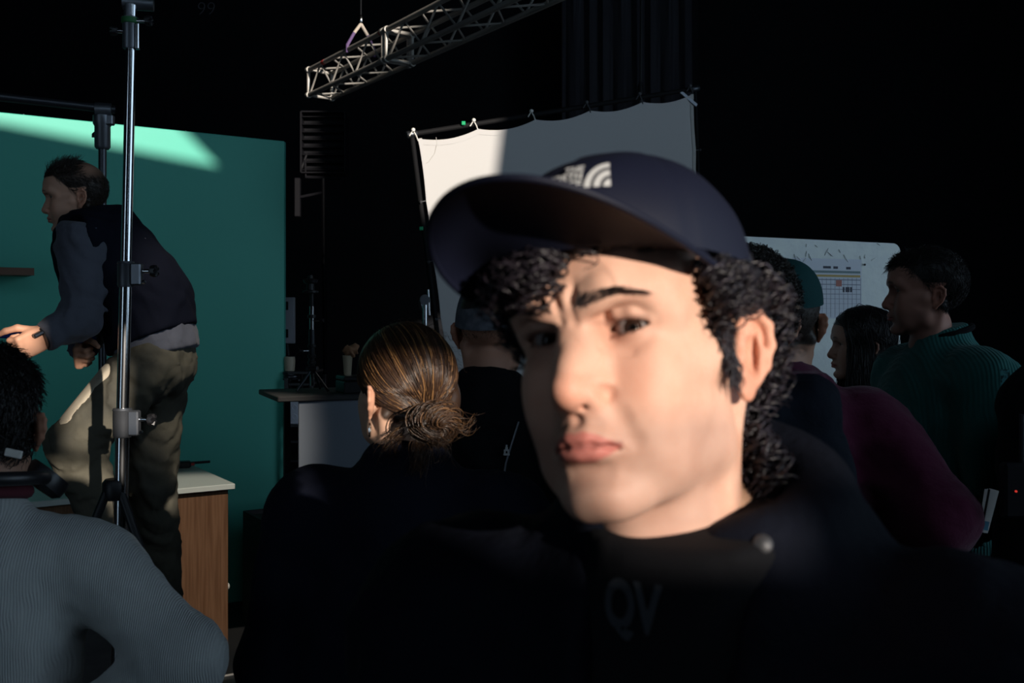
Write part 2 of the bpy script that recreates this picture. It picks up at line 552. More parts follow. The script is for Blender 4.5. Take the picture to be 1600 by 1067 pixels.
def head_paint(V, tone=(.56, .330, .243), lip=(.40, .125, .103), stubble=.5, scalp=None, hair_col=(.010, .008, .010), female=False, scalp_back=True, hairline=0.0, brows=True):
    """Own colours of a head: skin, lips, stubble, reddish nose, cheeks and ears, scalp under the hair."""
    x, y, z = V.T
    ax = np.abs(x)
    C = np.tile(np.array(tone, np.float32), (len(V), 1))
    def mix(m, c):
        nonlocal C
        m = np.clip(m, 0, 1)[:, None]; C = C * (1 - m) + np.array(c, np.float32) * m
    g = lambda cx, cy, cz, r: np.exp(-(((ax - cx) ** 2 + (y - cy) ** 2 + (z - cz) ** 2) / r ** 2))
    red = np.array(tone) * (1.04, .74, .66)
    mix(.75 * g(0, -.04, -.042, .016) + .45 * g(.036, .0, -.038, .022) + .30 * g(.012, -.02, -.046, .010), red)
    mix(.45 * ((ax > .0755) & (y > .075) & (z < .016) & (z > -.06) & (y < .13)), np.array(tone) * (1.0, .66, .55))
    # around the eyes a little darker and redder
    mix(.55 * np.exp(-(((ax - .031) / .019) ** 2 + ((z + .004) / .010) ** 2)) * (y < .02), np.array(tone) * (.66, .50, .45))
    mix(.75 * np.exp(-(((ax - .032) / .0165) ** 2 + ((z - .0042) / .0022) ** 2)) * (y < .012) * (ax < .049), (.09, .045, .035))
    if stubble > 0:
        jaw = np.clip((-.050 - z) / .02, 0, 1) * np.clip((.075 - y) / .02, 0, 1) * np.clip((z + .150) / .02, 0, 1)
        front = np.exp(-((ax / .03) ** 2)) * np.clip((-.046 - z) / .012, 0, 1) * (y < .0)
        side = np.clip((ax - .040) / .02, 0, 1) * np.clip((-.02 - z) / .03, 0, 1)
        mix(stubble * np.maximum(jaw * np.maximum(.80, side * .9), front * .85), np.array(tone) * (.42, .45, .50))
    # lips
    lu = np.interp(ax, [0, .006, .014, .0245, .03], [-.0655, -.0642, -.0672, -.0735, -.076])
    ll = np.interp(ax, [0, .009, .018, .0245, .03], [-.0862, -.0855, -.0822, -.0775, -.076])
    m = np.clip((lu - z) / .0012, 0, 1) * np.clip((z - ll) / .0014, 0, 1) * (y < .0) * np.clip((.027 - ax) / .002, 0, 1)
    mix(m * .9, lip)
    mix(np.exp(-((z + .0745) / .0012) ** 2) * (ax < .026) * (y < -.004) * .7, np.array(lip) * .35)
    if brows:
        for s in SIDES:
            bz = np.interp(s * x, [.010, .022, .038, .050], [.0165, .0215, .0245, .0200])
            m = np.exp(-((z - bz) / .0034) ** 2) * np.clip((s * x - .009) / .004, 0, 1) * np.clip((.050 - s * x) / .006, 0, 1) * (y < .02)
            mix(m * .85, np.array(hair_col) + .01)
    if scalp is not None:
        mix(scalp(x, y, z), hair_col)
    return C


def hand_mesh(res=.0022, curl=.5, thumb=.5, grip=0.0):
    """A hand in its own frame: wrist at the origin, fingers towards -Z, palm faces -Y, thumb on +X."""
    f = Field((-.065, -.085, -.215), (.085, .045, .06), res)
    f.cone((0, 0, .055), (0, 0, 0), .027, .024, .0, flat=(1, 1.25, 1))
    f.rbox((0, .0, -.050), (.030, .0035, .036), .011, .02)
    f.ell((.026, -.008, -.035), (.016, .014, .030), .014)
    f.ell((-.026, -.006, -.045), (.012, .012, .032), .012)
    fx = (.030, .0105, -.009, -.0275); ln = (.072, .080, .075, .058); rr = (.0088, .0090, .0086, .0076)
    for i in range(4):
        p = np.array((fx[i] * .95, 0, -.088 + .004 * abs(i - 1))); a = .15 + curl * .9 * (1 + .08 * i)
        pts = [p]; L = ln[i]
        for j, q in enumerate((.45, .31, .24)):
            d = np.array((fx[i] * .9 * .25 * (1 - grip) * .12, -math.sin(a), -math.cos(a)))
            p = p + d * L * q; pts.append(p); a += curl * (1.35 if j == 0 else 1.0)
        f.path([tuple(v) for v in pts], [rr[i] * 1.08, rr[i], rr[i] * .94, rr[i] * .82], .004)
        f.ell(tuple(pts[0] + np.array((0, .006, .002))), (.009, .007, .010), .008)
    t0 = np.array((.034, -.010, -.028)); a = .55 + .5 * (1 - thumb)
    t1 = t0 + np.array((math.sin(a) * .036, -.012 - .012 * thumb, -math.cos(a) * .036))
    t2 = t1 + np.array((math.sin(a * .6) * .030 - .010 * thumb, -.006 - .016 * thumb, -math.cos(a * .6) * .030))
    t3 = t2 + np.array((math.sin(a * .3) * .022 - .010 * thumb, -.004 - .012 * thumb, -math.cos(a * .3) * .022))
    f.path([tuple(v) for v in (t0, t1, t2, t3)], [.0125, .0115, .0100, .0082], .006)
    return f.mesh(1)


# ================================================================ the setting: a blacked-out studio
M = {}
M['black_wall'] = mat('black_painted_wall', (.0045, .0050, .0075), .85, spec=.2, noise=(3, (.007, .0075, .010), .35, .7), bump=(40, .2, .004))
M['floor'] = mat('black_studio_floor', (.012, .012, .014), .55, noise=(2.5, (.022, .021, .022), .4, .7), bump=(60, .1, .002))
M['black_drape'] = mat('black_drape', (.006, .0065, .009), .9, spec=.1, bump=(160, .3, .002))
M['grey_drape'] = mat('charcoal_drape', (.045, .047, .058), .9, spec=.1, bump=(160, .3, .002))

X0, X1, Y0, Y1, ZC = -7.0, 7.5, -3.0, 12.5, 8.0


def struct(name, mb, m):
    return tag(mb.build(name, m), kind='structure')


struct('floor', MB().box(((X0 + X1) / 2, (Y0 + Y1) / 2, -.05), (X1 - X0 + .4, Y1 - Y0 + .4, .1)), M['floor'])
struct('ceiling', MB().box(((X0 + X1) / 2, (Y0 + Y1) / 2, ZC + .05), (X1 - X0 + .4, Y1 - Y0 + .4, .1)), M['black_wall'])
struct('wall_left', MB().box((X0 - .1, (Y0 + Y1) / 2, ZC / 2), (.2, Y1 - Y0, ZC)), M['black_wall'])
wr = MB()                                       # side wall, with an unseen opening added for cool fill on the crew
WY0, WY1, WZ0, WZ1 = -2.7, 3.3, .7, 5.2
for (ya, yb, za, zb) in ((Y0, WY0, 0, ZC), (WY1, Y1, 0, ZC), (WY0, WY1, 0, WZ0), (WY0, WY1, WZ1, ZC)):
    wr.box((X1 + .1, (ya + yb) / 2, (za + zb) / 2), (.2, yb - ya, zb - za))
struct('wall_right', wr, M['black_wall'])
struct('wall_front', MB().box(((X0 + X1) / 2, Y1 + .1, ZC / 2), (X1 - X0 + .4, .2, ZC)), M['black_wall'])


def wall_with_openings(name, holes, m):
    """Wall behind the photographer: its unseen openings are added."""
    cu = bpy.data.curves.new(name, 'CURVE'); cu.dimensions = '2D'; cu.fill_mode = 'BOTH'; cu.extrude = .012
    for pts in [[(X0 - .2, 0), (X1 + .2, 0), (X1 + .2, ZC), (X0 - .2, ZC)]] + holes:
        sp = cu.splines.new('POLY'); sp.points.add(len(pts) - 1); sp.use_cyclic_u = True
        for p, q in zip(sp.points, pts): p.co = (q[0], q[1], 0, 1)
    t = bpy.data.objects.new('tmp', cu); COL.objects.link(t)
    dg = bpy.context.evaluated_depsgraph_get()
    me = bpy.data.meshes.new_from_object(t.evaluated_get(dg)); me.name = name
    bpy.data.objects.remove(t); bpy.data.curves.remove(cu)
    R4 = Matrix.Rotation(math.pi / 2, 4, 'X'); me.transform(R4)
    o = lk(name, me, None, smooth=False); me.materials.clear(); me.materials.append(m)
    o.location = (0, Y0, 0)
    return tag(o, kind='structure')


rect = lambda a, b, c, d: [(a, c), (b, c), (b, d), (a, d)]


def back(p):
    """Where the sun ray through a point crosses the wall behind the photographer."""
    t = (p[1] - Y0) / SUN_D.y
    return (p[0] - SUN_D.x * t, p[2] - SUN_D.z * t)


fX, fZ = back((0, .64, 0))                                        # shift of the sun ray for the man's face
wX, wZ = back((0, 1.74, 0))                                        # ... and for the woman behind him
ka, kb = back(at(90, 750, 3.4)), back(at(186, 578, 3.45))
ha, hb_ = back(at(2, 556, 3.2)), back(at(62, 503, 3.2))
ga, gb, gc = back(at(0, 190, 5.0)), back(at(330, 256, 5.75)), back(at(282, 208, 5.7))
sa, tb_ = back(at(790, 333, 5.6)), back(at(622, 80, 8.2))
HOLES = [
    rect(-4.6, -3.5, .03, 3.75),                                   # tall opening added and sized for cool fill
    [(fX - .070, fZ + 1.665), (fX - .010, fZ + 1.575), (fX + .020, fZ + 1.528), (fX + .050, fZ + 1.494), (fX + .190, fZ + 1.494), (fX + .200, fZ + 1.560), (fX + .300, fZ + 1.560), (fX + .310, wZ + 1.43),
     (wX - .06, wZ + 1.43), (wX - .06, fZ + 1.84), (fX - .070, fZ + 1.84)],   # opening shaped to put sun on the faces
    rect(ka[0], kb[0], max(ka[1], fZ + 1.88), kb[1] - .005),       # opening added to put sun on the crew member's knee
    rect(ha[0], min(hb_[0], ka[0] - .01), max(ha[1], fZ + 1.9), hb_[1]),   # another added to put sun on his hand
    [(-1.0, ga[1]), (gb[0] + .06, gb[1]), (gb[0] - 1.40, gb[1] + 1.0), (-1.0, gb[1] + 1.0)],   # slanted opening shaped to lay a strip of sun on the set wall
    rect(sa[0] - 1.0, sa[0] + .03, sa[1] - .01, 6.3),             # high opening added to put sun on the diffusion frame
    rect(tb_[0] - 1.0, tb_[0], 6.55, 7.75),                         # top opening added to put sun on the near bay of the truss
]
wall_with_openings('wall_back', HOLES, M['black_wall'])

pl = bpy.data.lights.new('added_back_opening_sky', 'AREA')  # portal for sky light through the added back wall opening
pl.shape = 'RECTANGLE'; pl.size = 1.1; pl.size_y = 3.72
pl.cycles.is_portal = True
po = bpy.data.objects.new('added_back_opening_sky', pl)
po.location = (-4.05, Y0 - .12, 1.89); po.rotation_euler = (math.pi / 2, 0, 0)
COL.objects.link(po)

pl2 = pl.copy(); pl2.size = 6.0; pl2.size_y = 4.5  # portal for sky light through the added side opening
po2 = bpy.data.objects.new('added_side_opening_sky', pl2); po2.location = (X1 + .22, (WY0 + WY1) / 2, (WZ0 + WZ1) / 2)
po2.rotation_euler = (math.pi / 2, 0, math.pi / 2); COL.objects.link(po2)


# ================================================================ stage props
VA = Vector((-.545, .839, 0))          # the set's depth direction
VB = Vector((.839, .545, 0))           # the set's width direction
RB = Matrix.Rotation(math.atan2(.545, .839), 3, 'Z')   # local X along VB, local Y along VA
M['teal'] = mat('teal_set_paint', (.065, .39, .30), .5, spec=.3, noise=(1.2, (.070, .415, .32), .3, .7), bump=(220, .08, .001))
M['teal_edge'] = mat('teal_edge', (.02, .22, .18), .6)
M['oak'] = mat('oak_veneer', (.20, .105, .058), .5, spec=.3, noise=(6, (.13, .062, .032), .35, .65, (14, 14, .6)), bump=(60, .1, .001))
M['oak_dark'] = mat('oak_edge_band', (.12, .055, .028), .5)
M['white_top'] = mat('white_laminate', (.62, .66, .62), .3, spec=.4)
M['black_metal'] = mat('black_painted_metal', (.010, .010, .012), .45, spec=.4)
M['black_plastic'] = mat('black_plastic', (.012, .012, .014), .4)
M['black_wood'] = mat('black_painted_plywood', (.028, .026, .027), .7, noise=(8, (.048, .045, .043), .45, .75, (1, 1, 4)), bump=(40, .2, .002))
M['chrome'] = mat('chromed_steel', (.62, .63, .65), .16, metal=1)
M['steel'] = mat('dull_cast_alloy', (.16, .17, .19), .42, metal=.85, bump=(180, .15, .001))
M['dark_steel'] = mat('dark_steel_tube', (.06, .065, .075), .35, metal=.8)
M['alloy'] = mat('aluminium_truss', (.42, .40, .37), .45, metal=.25, bump=(90, .1, .001))
M['red_tape'] = mat('red_tape', (.45, .04, .035), .6)
M['green_tape'] = mat('green_tape', (.01, .12, .03), .6)
M['white_plastic'] = mat('white_plastic', (.62, .60, .56), .5)
M['silk'] = mat('diffusion_silk', (.46, .45, .445), .8, spec=.1, bump=(300, .1, .001))
M['hem'] = mat('silk_hem', (.40, .39, .37), .85, spec=.1)
M['elastic'] = mat('black_elastic', (.05, .05, .055), .6)
M['green_led'] = mat('green_clip', (.01, .35, .14), .4)
M['foam'] = mat('polystyrene_board', (.60, .64, .62), .42, spec=.5, noise=(14, (.68, .72, .66), .45, .75), bump=(26, .5, .004))
M['paper'] = mat('printed_paper', (.55, .58, .64), .55)
M['grey_panel'] = mat('grey_panel', (.19, .215, .26), .75, bump=(120, .1, .001))
M['cream'] = mat('cream_plastic', (.40, .33, .24), .5)
M['grey_light'] = mat('pale_grey_plastic', (.50, .50, .56), .5)
M['blue_gel'] = mat('blue_painted_metal', (.010, .05, .30), .4)
M['leaf'] = mat('dark_green_leaf', (.02, .06, .02), .5)


# ---- green set wall with a wooden shelf
GW = at(445, 220, 6.0)
wall = thing('set_wall', 'tall teal green painted set wall with a strip of sunlight along its top', 'set wall', (GW.x, GW.y, 0))
LEN, TH, HT = 3.9, .10, GW.z
def wl(u, v, z):                        # u leftwards along the wall, v behind it
    return -VB * u + VA * v + Vector((0, 0, z))
MB().box(wl(LEN / 2, TH / 2, HT / 2), (LEN, TH, HT), RB, .004).build('panel', M['teal'], wall)
MB().box(wl(-.004, TH / 2, HT / 2), (.008, TH - .01, HT - .01), RB, .002).build('edge_strip', M['teal_edge'], wall)
for u in (.55, 1.75, 2.95):
    MB().box(wl(u, TH + .03, HT / 2), (.045, .06, HT - .02), RB, .003).build('stud', M['oak_dark'], wall)
for u, dz in ((.23, .006), (.58, .009), (1.0, .005), (1.42, .008)):
    MB().tube([wl(u, TH * .3, HT - .01), wl(u, TH * .3, HT + dz)], .004, 6).build('nail', M['steel'], wall)
shelf = thing('shelf', 'narrow oak shelf fixed to the teal set wall behind the stooping man', 'shelf', tuple(Vector((GW.x, GW.y, 1.90)) - VB * 1.40))
MB().box(-VB * .9 - VA * .105, (1.8, .20, .034), RB, .003).build('board', M['oak'], shelf)
MB().box(-VB * .9 - VA * .213, (1.8, .008, .038), RB, .001).build('edge_band', M['oak_dark'], shelf)
for u in (.35, 1.4):
    MB().box(-VB * u - VA * .08 + Vector((0, 0, -.045)), (.03, .16, .05), RB, .004).build('bracket', M['black_metal'], shelf)

# ---- counter
CC = at(360, 757, 4.6); CH = .90
ctr = thing('counter', 'oak fronted kitchen counter with white top standing before the teal wall', 'counter', (CC.x, CC.y, 0))
cl = lambda u, v, z: -VB * u + VA * v + Vector((0, 0, z))
CL, CD = 2.0, .68
MB().box(cl(CL / 2 + .01, .012, .475), (CL, .022, .79), RB, .002).build('front_panel', M['oak'], ctr)
MB().box(cl(.021, CD / 2, .475), (.022, CD - .03, .79), RB, .002).build('side_panel', M['oak'], ctr)
MB().box(cl(CL - .01, CD / 2, .475), (.022, CD - .03, .79), RB, .002).build('side_panel', M['oak'], ctr)
MB().box(cl(CL / 2, CD - .03, .475), (CL - .06, .02, .79), RB, .002).build('back_panel', M['oak'], ctr)
MB().box(cl(CL / 2 + .015, .02, .842), (CL, .035, .028), RB, .002).build('top_rail', M['oak_dark'], ctr)
MB().box(cl(CL / 2 + .02, CD / 2 + .05, .04), (CL - .04, CD - .08, .078), RB, .003).build('plinth', M['oak_dark'], ctr)
MB().box(cl(CL / 2, CD / 2 - .01, CH - .012), (CL + .03, CD + .03, .026), RB, .003).build('worktop', M['white_top'], ctr)
sock = MB().lathe([(.001, .018), (.012, .018), (.018, .012), (.019, 0)], (0, 0, 0), 14, Matrix.Rotation(math.radians(90), 3, VA.normalized()))
sock.v = [tuple(Vector(p) + cl(-.006, .10, .40)) for p in sock.v]
MB().add(sock.v, sock.f).build('bumper', M['white_plastic'], ctr, smooth=True)

# ---- things on the counter
ct = lambda px, py: (lambda d: at(px, py, d))((1.65 - CH) * FPX / (py - 501))
p = ct(274, 731)
rad = thing('hand_radio', 'black handheld radio lying on the white counter top behind the knee', 'radio', (p.x, p.y, CH + .001), .35)
MB().box((0, 0, .017), (.15, .062, .032), None, .006).build('case', M['black_plastic'], rad)
MB().tube([(.075, .012, .02), (.17, .018, .022)], .007, 8).build('antenna', M['black_plastic'], rad, smooth=True)
MB().lathe([(.008, 0), (.008, .016), (.006, .018)], (0, 0, 0), 10, Matrix.Rotation(math.radians(90), 3, 'Y')).build('knob', M['red_tape'], rad).location = (.075, -.016, .018)
MB().box((-.02, 0, .035), (.05, .04, .006), None, .002).build('speaker_grille', M['dark_steel'], rad)
p = ct(243, 733)
cb = [(p.x + .11 * math.cos(a) * (1 + .1 * math.sin(3 * a)), p.y + .06 * math.sin(a) * 1.2, CH + .008 + .010 * (a / 6.3) + .003 * math.sin(5 * a)) for a in np.linspace(0, 19, 90)]
mbc = MB().tube([Vector(q) - Vector((p.x, p.y, CH)) for q in cb], .0045, 6)
o = mbc.build('cable', M['black_plastic'], smooth=True); o.location = (p.x, p.y, CH)
tag(o, 'coil of black cable lying on the white counter top beside the radio', 'cable')
p = ct(283, 728) + Vector((.03, .05, 0))
o = MB().box((0, 0, .006), (.055, .018, .011), None, .003).build('lighter', M['red_tape']); o.location = (p.x, p.y, CH + .001); o.rotation_euler.z = .9
tag(o, 'small orange red lighter on the counter top at the end of the radio', 'lighter')
p = ct(222, 727)
plt = thing('potted_plant', 'small dark green plant in a black pot on the counter behind the leg', 'plant', (p.x, p.y, CH))
MB().lathe([(.028, 0), (.034, .05), (.036, .052), (.030, .052), (.028, .045)], (0, 0, 0), 16).build('pot', M['black_plastic'], plt, smooth=True)
for i in range(14):
    a = i * 2.4; L = .05 + .03 * ((i * 7) % 5) / 5
    d = Vector((math.cos(a), math.sin(a), 0)); w = Vector((-d.y, d.x, 0)) * .012
    rows = [[Vector((0, 0, .05)) + d * L * t + Vector((0, 0, L * (1.3 * t - .9 * t * t))) + w * k * math.sin(math.pi * min(t + .08, 1)) for k in (-1, 0, 1)] for t in (0, .25, .5, .75, 1)]
    MB().sheet(rows, (0, 0, 1), .001).build('leaf', M['leaf'], plt, smooth=True)

# ---- black plywood box and floor ramp
BX = at(425, 820, 5.09)
bx = thing('wooden_box', 'large black plywood box standing on the floor beside the counter', 'box', (BX.x, BX.y, 0))
bl = lambda u, v, z: VB * u + VA * v + Vector((0, 0, z))
S_, D_, H_ = .62, .47, .605
MB().box(bl(S_ / 2, .009, H_ / 2), (S_, .018, H_), RB, .002).build('front_panel', M['black_wood'], bx)
MB().box(bl(S_ / 2, D_ - .009, H_ / 2), (S_, .018, H_), RB, .002).build('back_panel', M['black_wood'], bx)
for u in (.009, S_ - .009):
    MB().box(bl(u, D_ / 2, H_ / 2), (.018, D_ - .038, H_), RB, .002).build('side_panel', M['black_wood'], bx)
MB().box(bl(S_ / 2, D_ / 2, H_ - .03), (S_ - .04, D_ - .04, .016), RB, .002).build('top_panel', M['black_wood'], bx)
for u in (0, S_):
    MB().box(bl(u, 0, H_ / 2), (.012, .012, H_ + .004), RB, .003).build('corner_batten', M['dark_steel'], bx)
p0, p1 = at(362, 1059, 4.60), at(462, 1043, 4.75)
rp = thing('floor_plate', 'grey metal floor plate with a bright edge lying in front of the black box', 'plate', (p0.x, p0.y, 0))
u_ = Vector((p1.x - p0.x, p1.y - p0.y, 0)); n_ = Vector((u_.y, -u_.x, 0)).normalized()
MB().prism([Vector((0, 0, .012)) - u_ * .5, Vector((0, 0, .012)) + u_ * 1.6, u_ * 1.6 + n_ * .5 + Vector((0, 0, .012)), -u_ * .5 + n_ * .5 + Vector((0, 0, .012))], (0, 0, -.010), (0, 0, 0)).build('plate', M['dark_steel'], rp)
MB().tube([-u_ * .5 + Vector((0, 0, .016)), u_ * 1.6 + Vector((0, 0, .016))], .006, 8).build('edge_rail', M['alloy'], rp, smooth=True)


# ---- light stands
def knob(mb_dir, pos, m, parent, r=.017):
    """T-screw: shank plus lobed knob, pointing along mb_dir."""
    R = Vector(mb_dir).to_track_quat('Z', 'Y').to_matrix()
    MB().lathe([(.006, 0), (.006, .035)], pos, 10, R).build('screw', M['chrome'], parent, smooth=True)
    prof = [(.004, .030), (r, .031), (r * 1.05, .038), (r, .047), (.006, .049)]
    mb = MB().lathe(prof, pos, 18, R)
    mb.v = [tuple(Vector(pos) + (Vector(v) - Vector(pos)) * (1.0 if (i % 18) % 3 else .86)) for i, v in enumerate(mb.v)]
    mb.build('knob', M['black_plastic'], parent, smooth=True)


SD = 2.9
def sp(px, py): return at(px, py, SD)
pa, pb, pc, pe = sp(206, 8), sp(196.5, 428), sp(191, 660), sp(185, 1010)
ft = Vector((pe.x - (pe.x * 0 + .012), SD, 0))
st = thing('light_stand', 'tall chromed light stand rising in front of the teal wall and stooping man', 'light stand', (ft.x, ft.y, 0))
L_ = lambda v: Vector(v) - Vector((ft.x, ft.y, 0))
MB().tube([L_(pa), L_(pb)], .0150, 20).build('upper_tube', M['chrome'], st, smooth=True)
MB().tube([L_(pb), L_(pc)], .0175, 20).build('middle_tube', M['chrome'], st, smooth=True)
MB().tube([L_(pc), L_(pe), Vector((0, 0, .12))], .0200, 20).build('lower_tube', M['chrome'], st, smooth=True)
for q, r, h in ((pb, .0235, .075), (pc, .0265, .085)):
    q = L_(q)
    c_ = MB().lathe([(r * .9, -h / 2), (r, -h / 2 + .006), (r, h / 2 - .008), (r * 1.06, h / 2 - .006), (r * .95, h / 2)], q, 20).build('collar', M['steel'], st, smooth=True)
    MB().box(q + Vector((r + .010, -.004, 0)), (.030, .030, h * .86), None, .004).build('clamp_block', M['steel'], c_)
    knob((1, -.1, 0), q + Vector((r + .024, -.004, h * .12)), M['steel'], c_)
    MB().lathe([(.004, 0), (.0055, .002), (.0055, .010), (.002, .012)], q + Vector((r + .026, -.01, -h * .30)), 8, Vector((1, 0, 0)).to_track_quat('Z', 'Y').to_matrix()).build('bolt', M['chrome'], c_)
q = L_(sp(203, 52))
hd = MB().lathe([(.019, -.045), (.021, -.040), (.021, .030), (.0235, .034), (.0235, .047), (.017, .050), (.017, .085)], q, 20).build('head_casting', M['steel'], st, smooth=True)
MB().lathe([(.0218, .028), (.0242, .030), (.0242, .044), (.0218, .046)], q, 20).build('tape_band', M['green_tape'], hd, smooth=True)
MB().box(q + Vector((.024, -.006, -.010)), (.012, .016, .075), None, .002).build('lever', M['chrome'], hd)
knob((1, 0, 0), q + Vector((.018, -.004, .036)), M['steel'], hd, .014)
knob((-1, -.2, 0), q + Vector((-.005, -.006, .004)), M['steel'], hd, .012)
MB().tube([q + Vector((-.022, 0, .090)), q + Vector((.062, .02, .090))], .019, 16).build('cross_tube', M['steel'], hd, smooth=True)
for a in (-18, 100, 222):
    d = Vector((math.cos(math.radians(a)), math.sin(math.radians(a)), 0))
    lg = MB().tube([Vector((.02 * d.x, .02 * d.y, 1.16)), Vector((0, 0, .02)) + d * .50], .013, 10).build('leg', M['black_metal'], st, smooth=True)
    MB().tube([Vector((0, 0, .02)) + d * .49, Vector((0, 0, .006)) + d * .515], .016, 10).build('foot', M['black_plastic'], lg, smooth=True)
    MB().tube([Vector((.02 * d.x, .02 * d.y, .40)), Vector((0, 0, .62)) + d * .235], .007, 8).build('brace', M['black_metal'], st, smooth=True)
MB().lathe([(.030, -.03), (.034, -.02), (.034, .02), (.026, .03)], (0, 0, 1.16), 16).build('leg_collar', M['black_metal'], st, smooth=True)

S2 = 3.95
q0 = at(160, 205, S2)
st2 = thing('light_stand', 'darker stand behind the stooping man, carrying a horizontal pipe', 'light stand', (q0.x, q0.y, 0))
K = lambda v: Vector(v) - Vector((q0.x, q0.y, 0))
MB().tube([Vector((0, 0, .15)), K(at(160, 176, S2))], .0155, 14).build('tube', M['dark_steel'], st2, smooth=True)
c_ = MB().lathe([(.024, -.07), (.030, -.062), (.030, .02), (.036, .03), (.036, .062), (.026, .070)], K(at(160, 205, S2)), 16).build('sleeve', M['steel'], st2, smooth=True)
MB().box(K(at(160, 188, S2)) + Vector((.034, -.01, 0)), (.030, .03, .04), None, .004).build('clamp_block', M['steel'], c_)
MB().tube([K(at(152, 205, S2)), K(at(146, 210, S2)), K(at(146, 214, S2))], .008, 8).build('lever', M['black_plastic'], c_, smooth=True)
MB().lathe([(.030, -.03), (.030, .03)], K(at(161, 172, S2)), 14, Vector((.9, .3, 0)).to_track_quat('Z', 'Y').to_matrix()).build('tee_clamp', M['steel'], st2, smooth=True)
for a in (20, 140, 260):
    d = Vector((math.cos(math.radians(a)), math.sin(math.radians(a)), 0))
    MB().tube([Vector((0, 0, .75)), Vector((0, 0, .012)) + d * .17], .011, 8).build('leg', M['black_metal'], st2, smooth=True)
pA, pB = at(-260, 122, S2 - .45), at(179, 171, S2 + .02)
o = MB().tube([pA - pA, pB - pA], .0165, 14).build('pipe', M['dark_steel'], smooth=True); o.location = pA
tag(o, 'horizontal grey pipe clamped on the stand above the teal wall', 'pipe')


# ---- box truss on slings
TD = Vector((.57, -.8216, 0)); TW = Vector((.8216, .57, 0)) * .235; TU = Vector((0, 0, .235))
TE = at(482, 148, 9.3)
tr_ = thing('lighting_truss', 'aluminium box truss hanging from the ceiling, its near bay sunlit', 'truss', tuple(TE))
TLEN = 6.0
for a in (0, 1):
    for b in (0, 1):
        o_ = TW * a + TU * b
        for s0, s1 in ((0, 1.5), (1.56, 4.5), (4.56, 7.5)):
            MB().tube([o_ + TD * s0, o_ + TD * s1], .0215, 12).build('chord', M['alloy'], tr_, smooth=True)
            for s_ in (s0, s1):
                MB().lathe([(.024, -.022), (.030, -.018), (.030, .018), (.024, .022)], o_ + TD * s_, 12, TD.to_track_quat('Z', 'Y').to_matrix()).build('coupler', M['alloy'], tr_, smooth=True)
def brace(a, b): MB().tube([a, b], .009, 8).build('brace', M['alloy'], tr_, smooth=True)
for s0, n in ((.03, 6), (1.60, 11), (4.60, 11)):
    step = (1.44 if n == 6 else 2.86) / n
    for i in range(n):
        a, b = s0 + i * step, s0 + (i + 1) * step
        for q in (0, 1):
            z0, z1 = (TU * 0, TU) if i % 2 == 0 else (TU, TU * 0)
            brace(TW * q + z0 + TD * a, TW * q + z1 + TD * b)
            w0, w1 = (TW * 0, TW) if i % 2 == 0 else (TW, TW * 0)
            brace(TU * q + w0 + TD * a, TU * q + w1 + TD * b)
for s_ in (0, 1.5, 1.56, 4.5, 4.56):
    for (a, b) in ((TW * 0, TW), (TU, TW + TU), (TW * 0, TU), (TW, TW + TU)):
        MB().tube([a + TD * s_, b + TD * s_], .016, 10).build('end_bar', M['alloy'], tr_, smooth=True)
for s_ in (.32, 1.45):
    MB().tube([TU + TD * s_, TU + TD * (s_ + .05)], .0225, 12).build('tape_mark', M['red_tape'], tr_, smooth=True)
M['sling'] = mat('violet_sling', (.10, .06, .16), .8)
M['sling_white'] = mat('pale_sling', (.40, .35, .30), .8)
sl0 = TE + TD * .86 + TW * .5 + TU; 
sg = thing('sling', 'pale and violet lifting sling holding the near bay of the truss', 'sling', tuple(sl0))
top = Vector((0, 0, .24))
for q in (-.55, .55):
    e = TW * q
    MB().tube([e + Vector((0, 0, -.03)), e + Vector((0, 0, .035)), (e + top) * .5 + Vector((0, 0, .03))], .014, 8).build('strap', M['sling'], sg, smooth=True)
    MB().tube([(e + top) * .5 + Vector((0, 0, .03)), top], .014, 8).build('strap_sleeve', M['sling_white'], sg, smooth=True)
MB().lathe([(.012, -.03), (.022, -.015), (.022, .02), (.010, .045)], top + Vector((0, 0, .03)), 12).build('shackle', M['chrome'], sg, smooth=True)
MB().tube([top + Vector((0, 0, .06)), Vector((0, 0, ZC - sl0.z))], .005, 6).build('wire', M['dark_steel'], sg)


# ---- louvred lamp bank on a stand
LD = 8.2
M['lamp_black'] = mat('lamp_black_slat', (.004, .004, .006), .6, spec=.15)
lc = at(505, 222, LD)
lb = thing('lamp_bank', 'black louvred lamp head on a stand in the dark behind the teal wall', 'lamp', (lc.x, lc.y, 0))
Q = lambda px, py, dy=0: at(px, py, LD + dy) - Vector((lc.x, lc.y, 0))
w_, h_ = .36, .50
MB().box(Q(505, 222) + Vector((0, .14, 0)), (w_, .16, h_), None, .01).build('housing', M['lamp_black'], lb)
for sx in (-1, 1):
    MB().box(Q(505, 222) + Vector((sx * w_ / 2, .02, 0)), (.014, .10, h_), None, .003).build('side_frame', M['lamp_black'], lb)
for sz in (-1, 1):
    MB().box(Q(505, 222) + Vector((0, .02, sz * h_ / 2)), (w_, .10, .014), None, .003).build('end_frame', M['lamp_black'], lb)
for i in range(8):
    MB().box(Q(505, 222) + Vector((0, .02, -h_ / 2 + h_ * (i + .5) / 8)), (w_ - .02, .07, .006), Matrix.Rotation(.25, 3, 'X'), 0).build('slat', M['lamp_black'], lb)
MB().tube([Q(532, 278), Q(478, 276), Q(476, 250)], .014, 8).build('yoke', M['lamp_black'], lb, smooth=True)
MB().tube([Q(479, 240), Q(469, 268)], .012, 8).build('tilt_arm', M['lamp_black'], lb, smooth=True)
MB().tube([Q(505, 278), Vector((0, .1, .5)), Vector((0, .1, .02))], .018, 8).build('post', M['lamp_black'], lb, smooth=True)
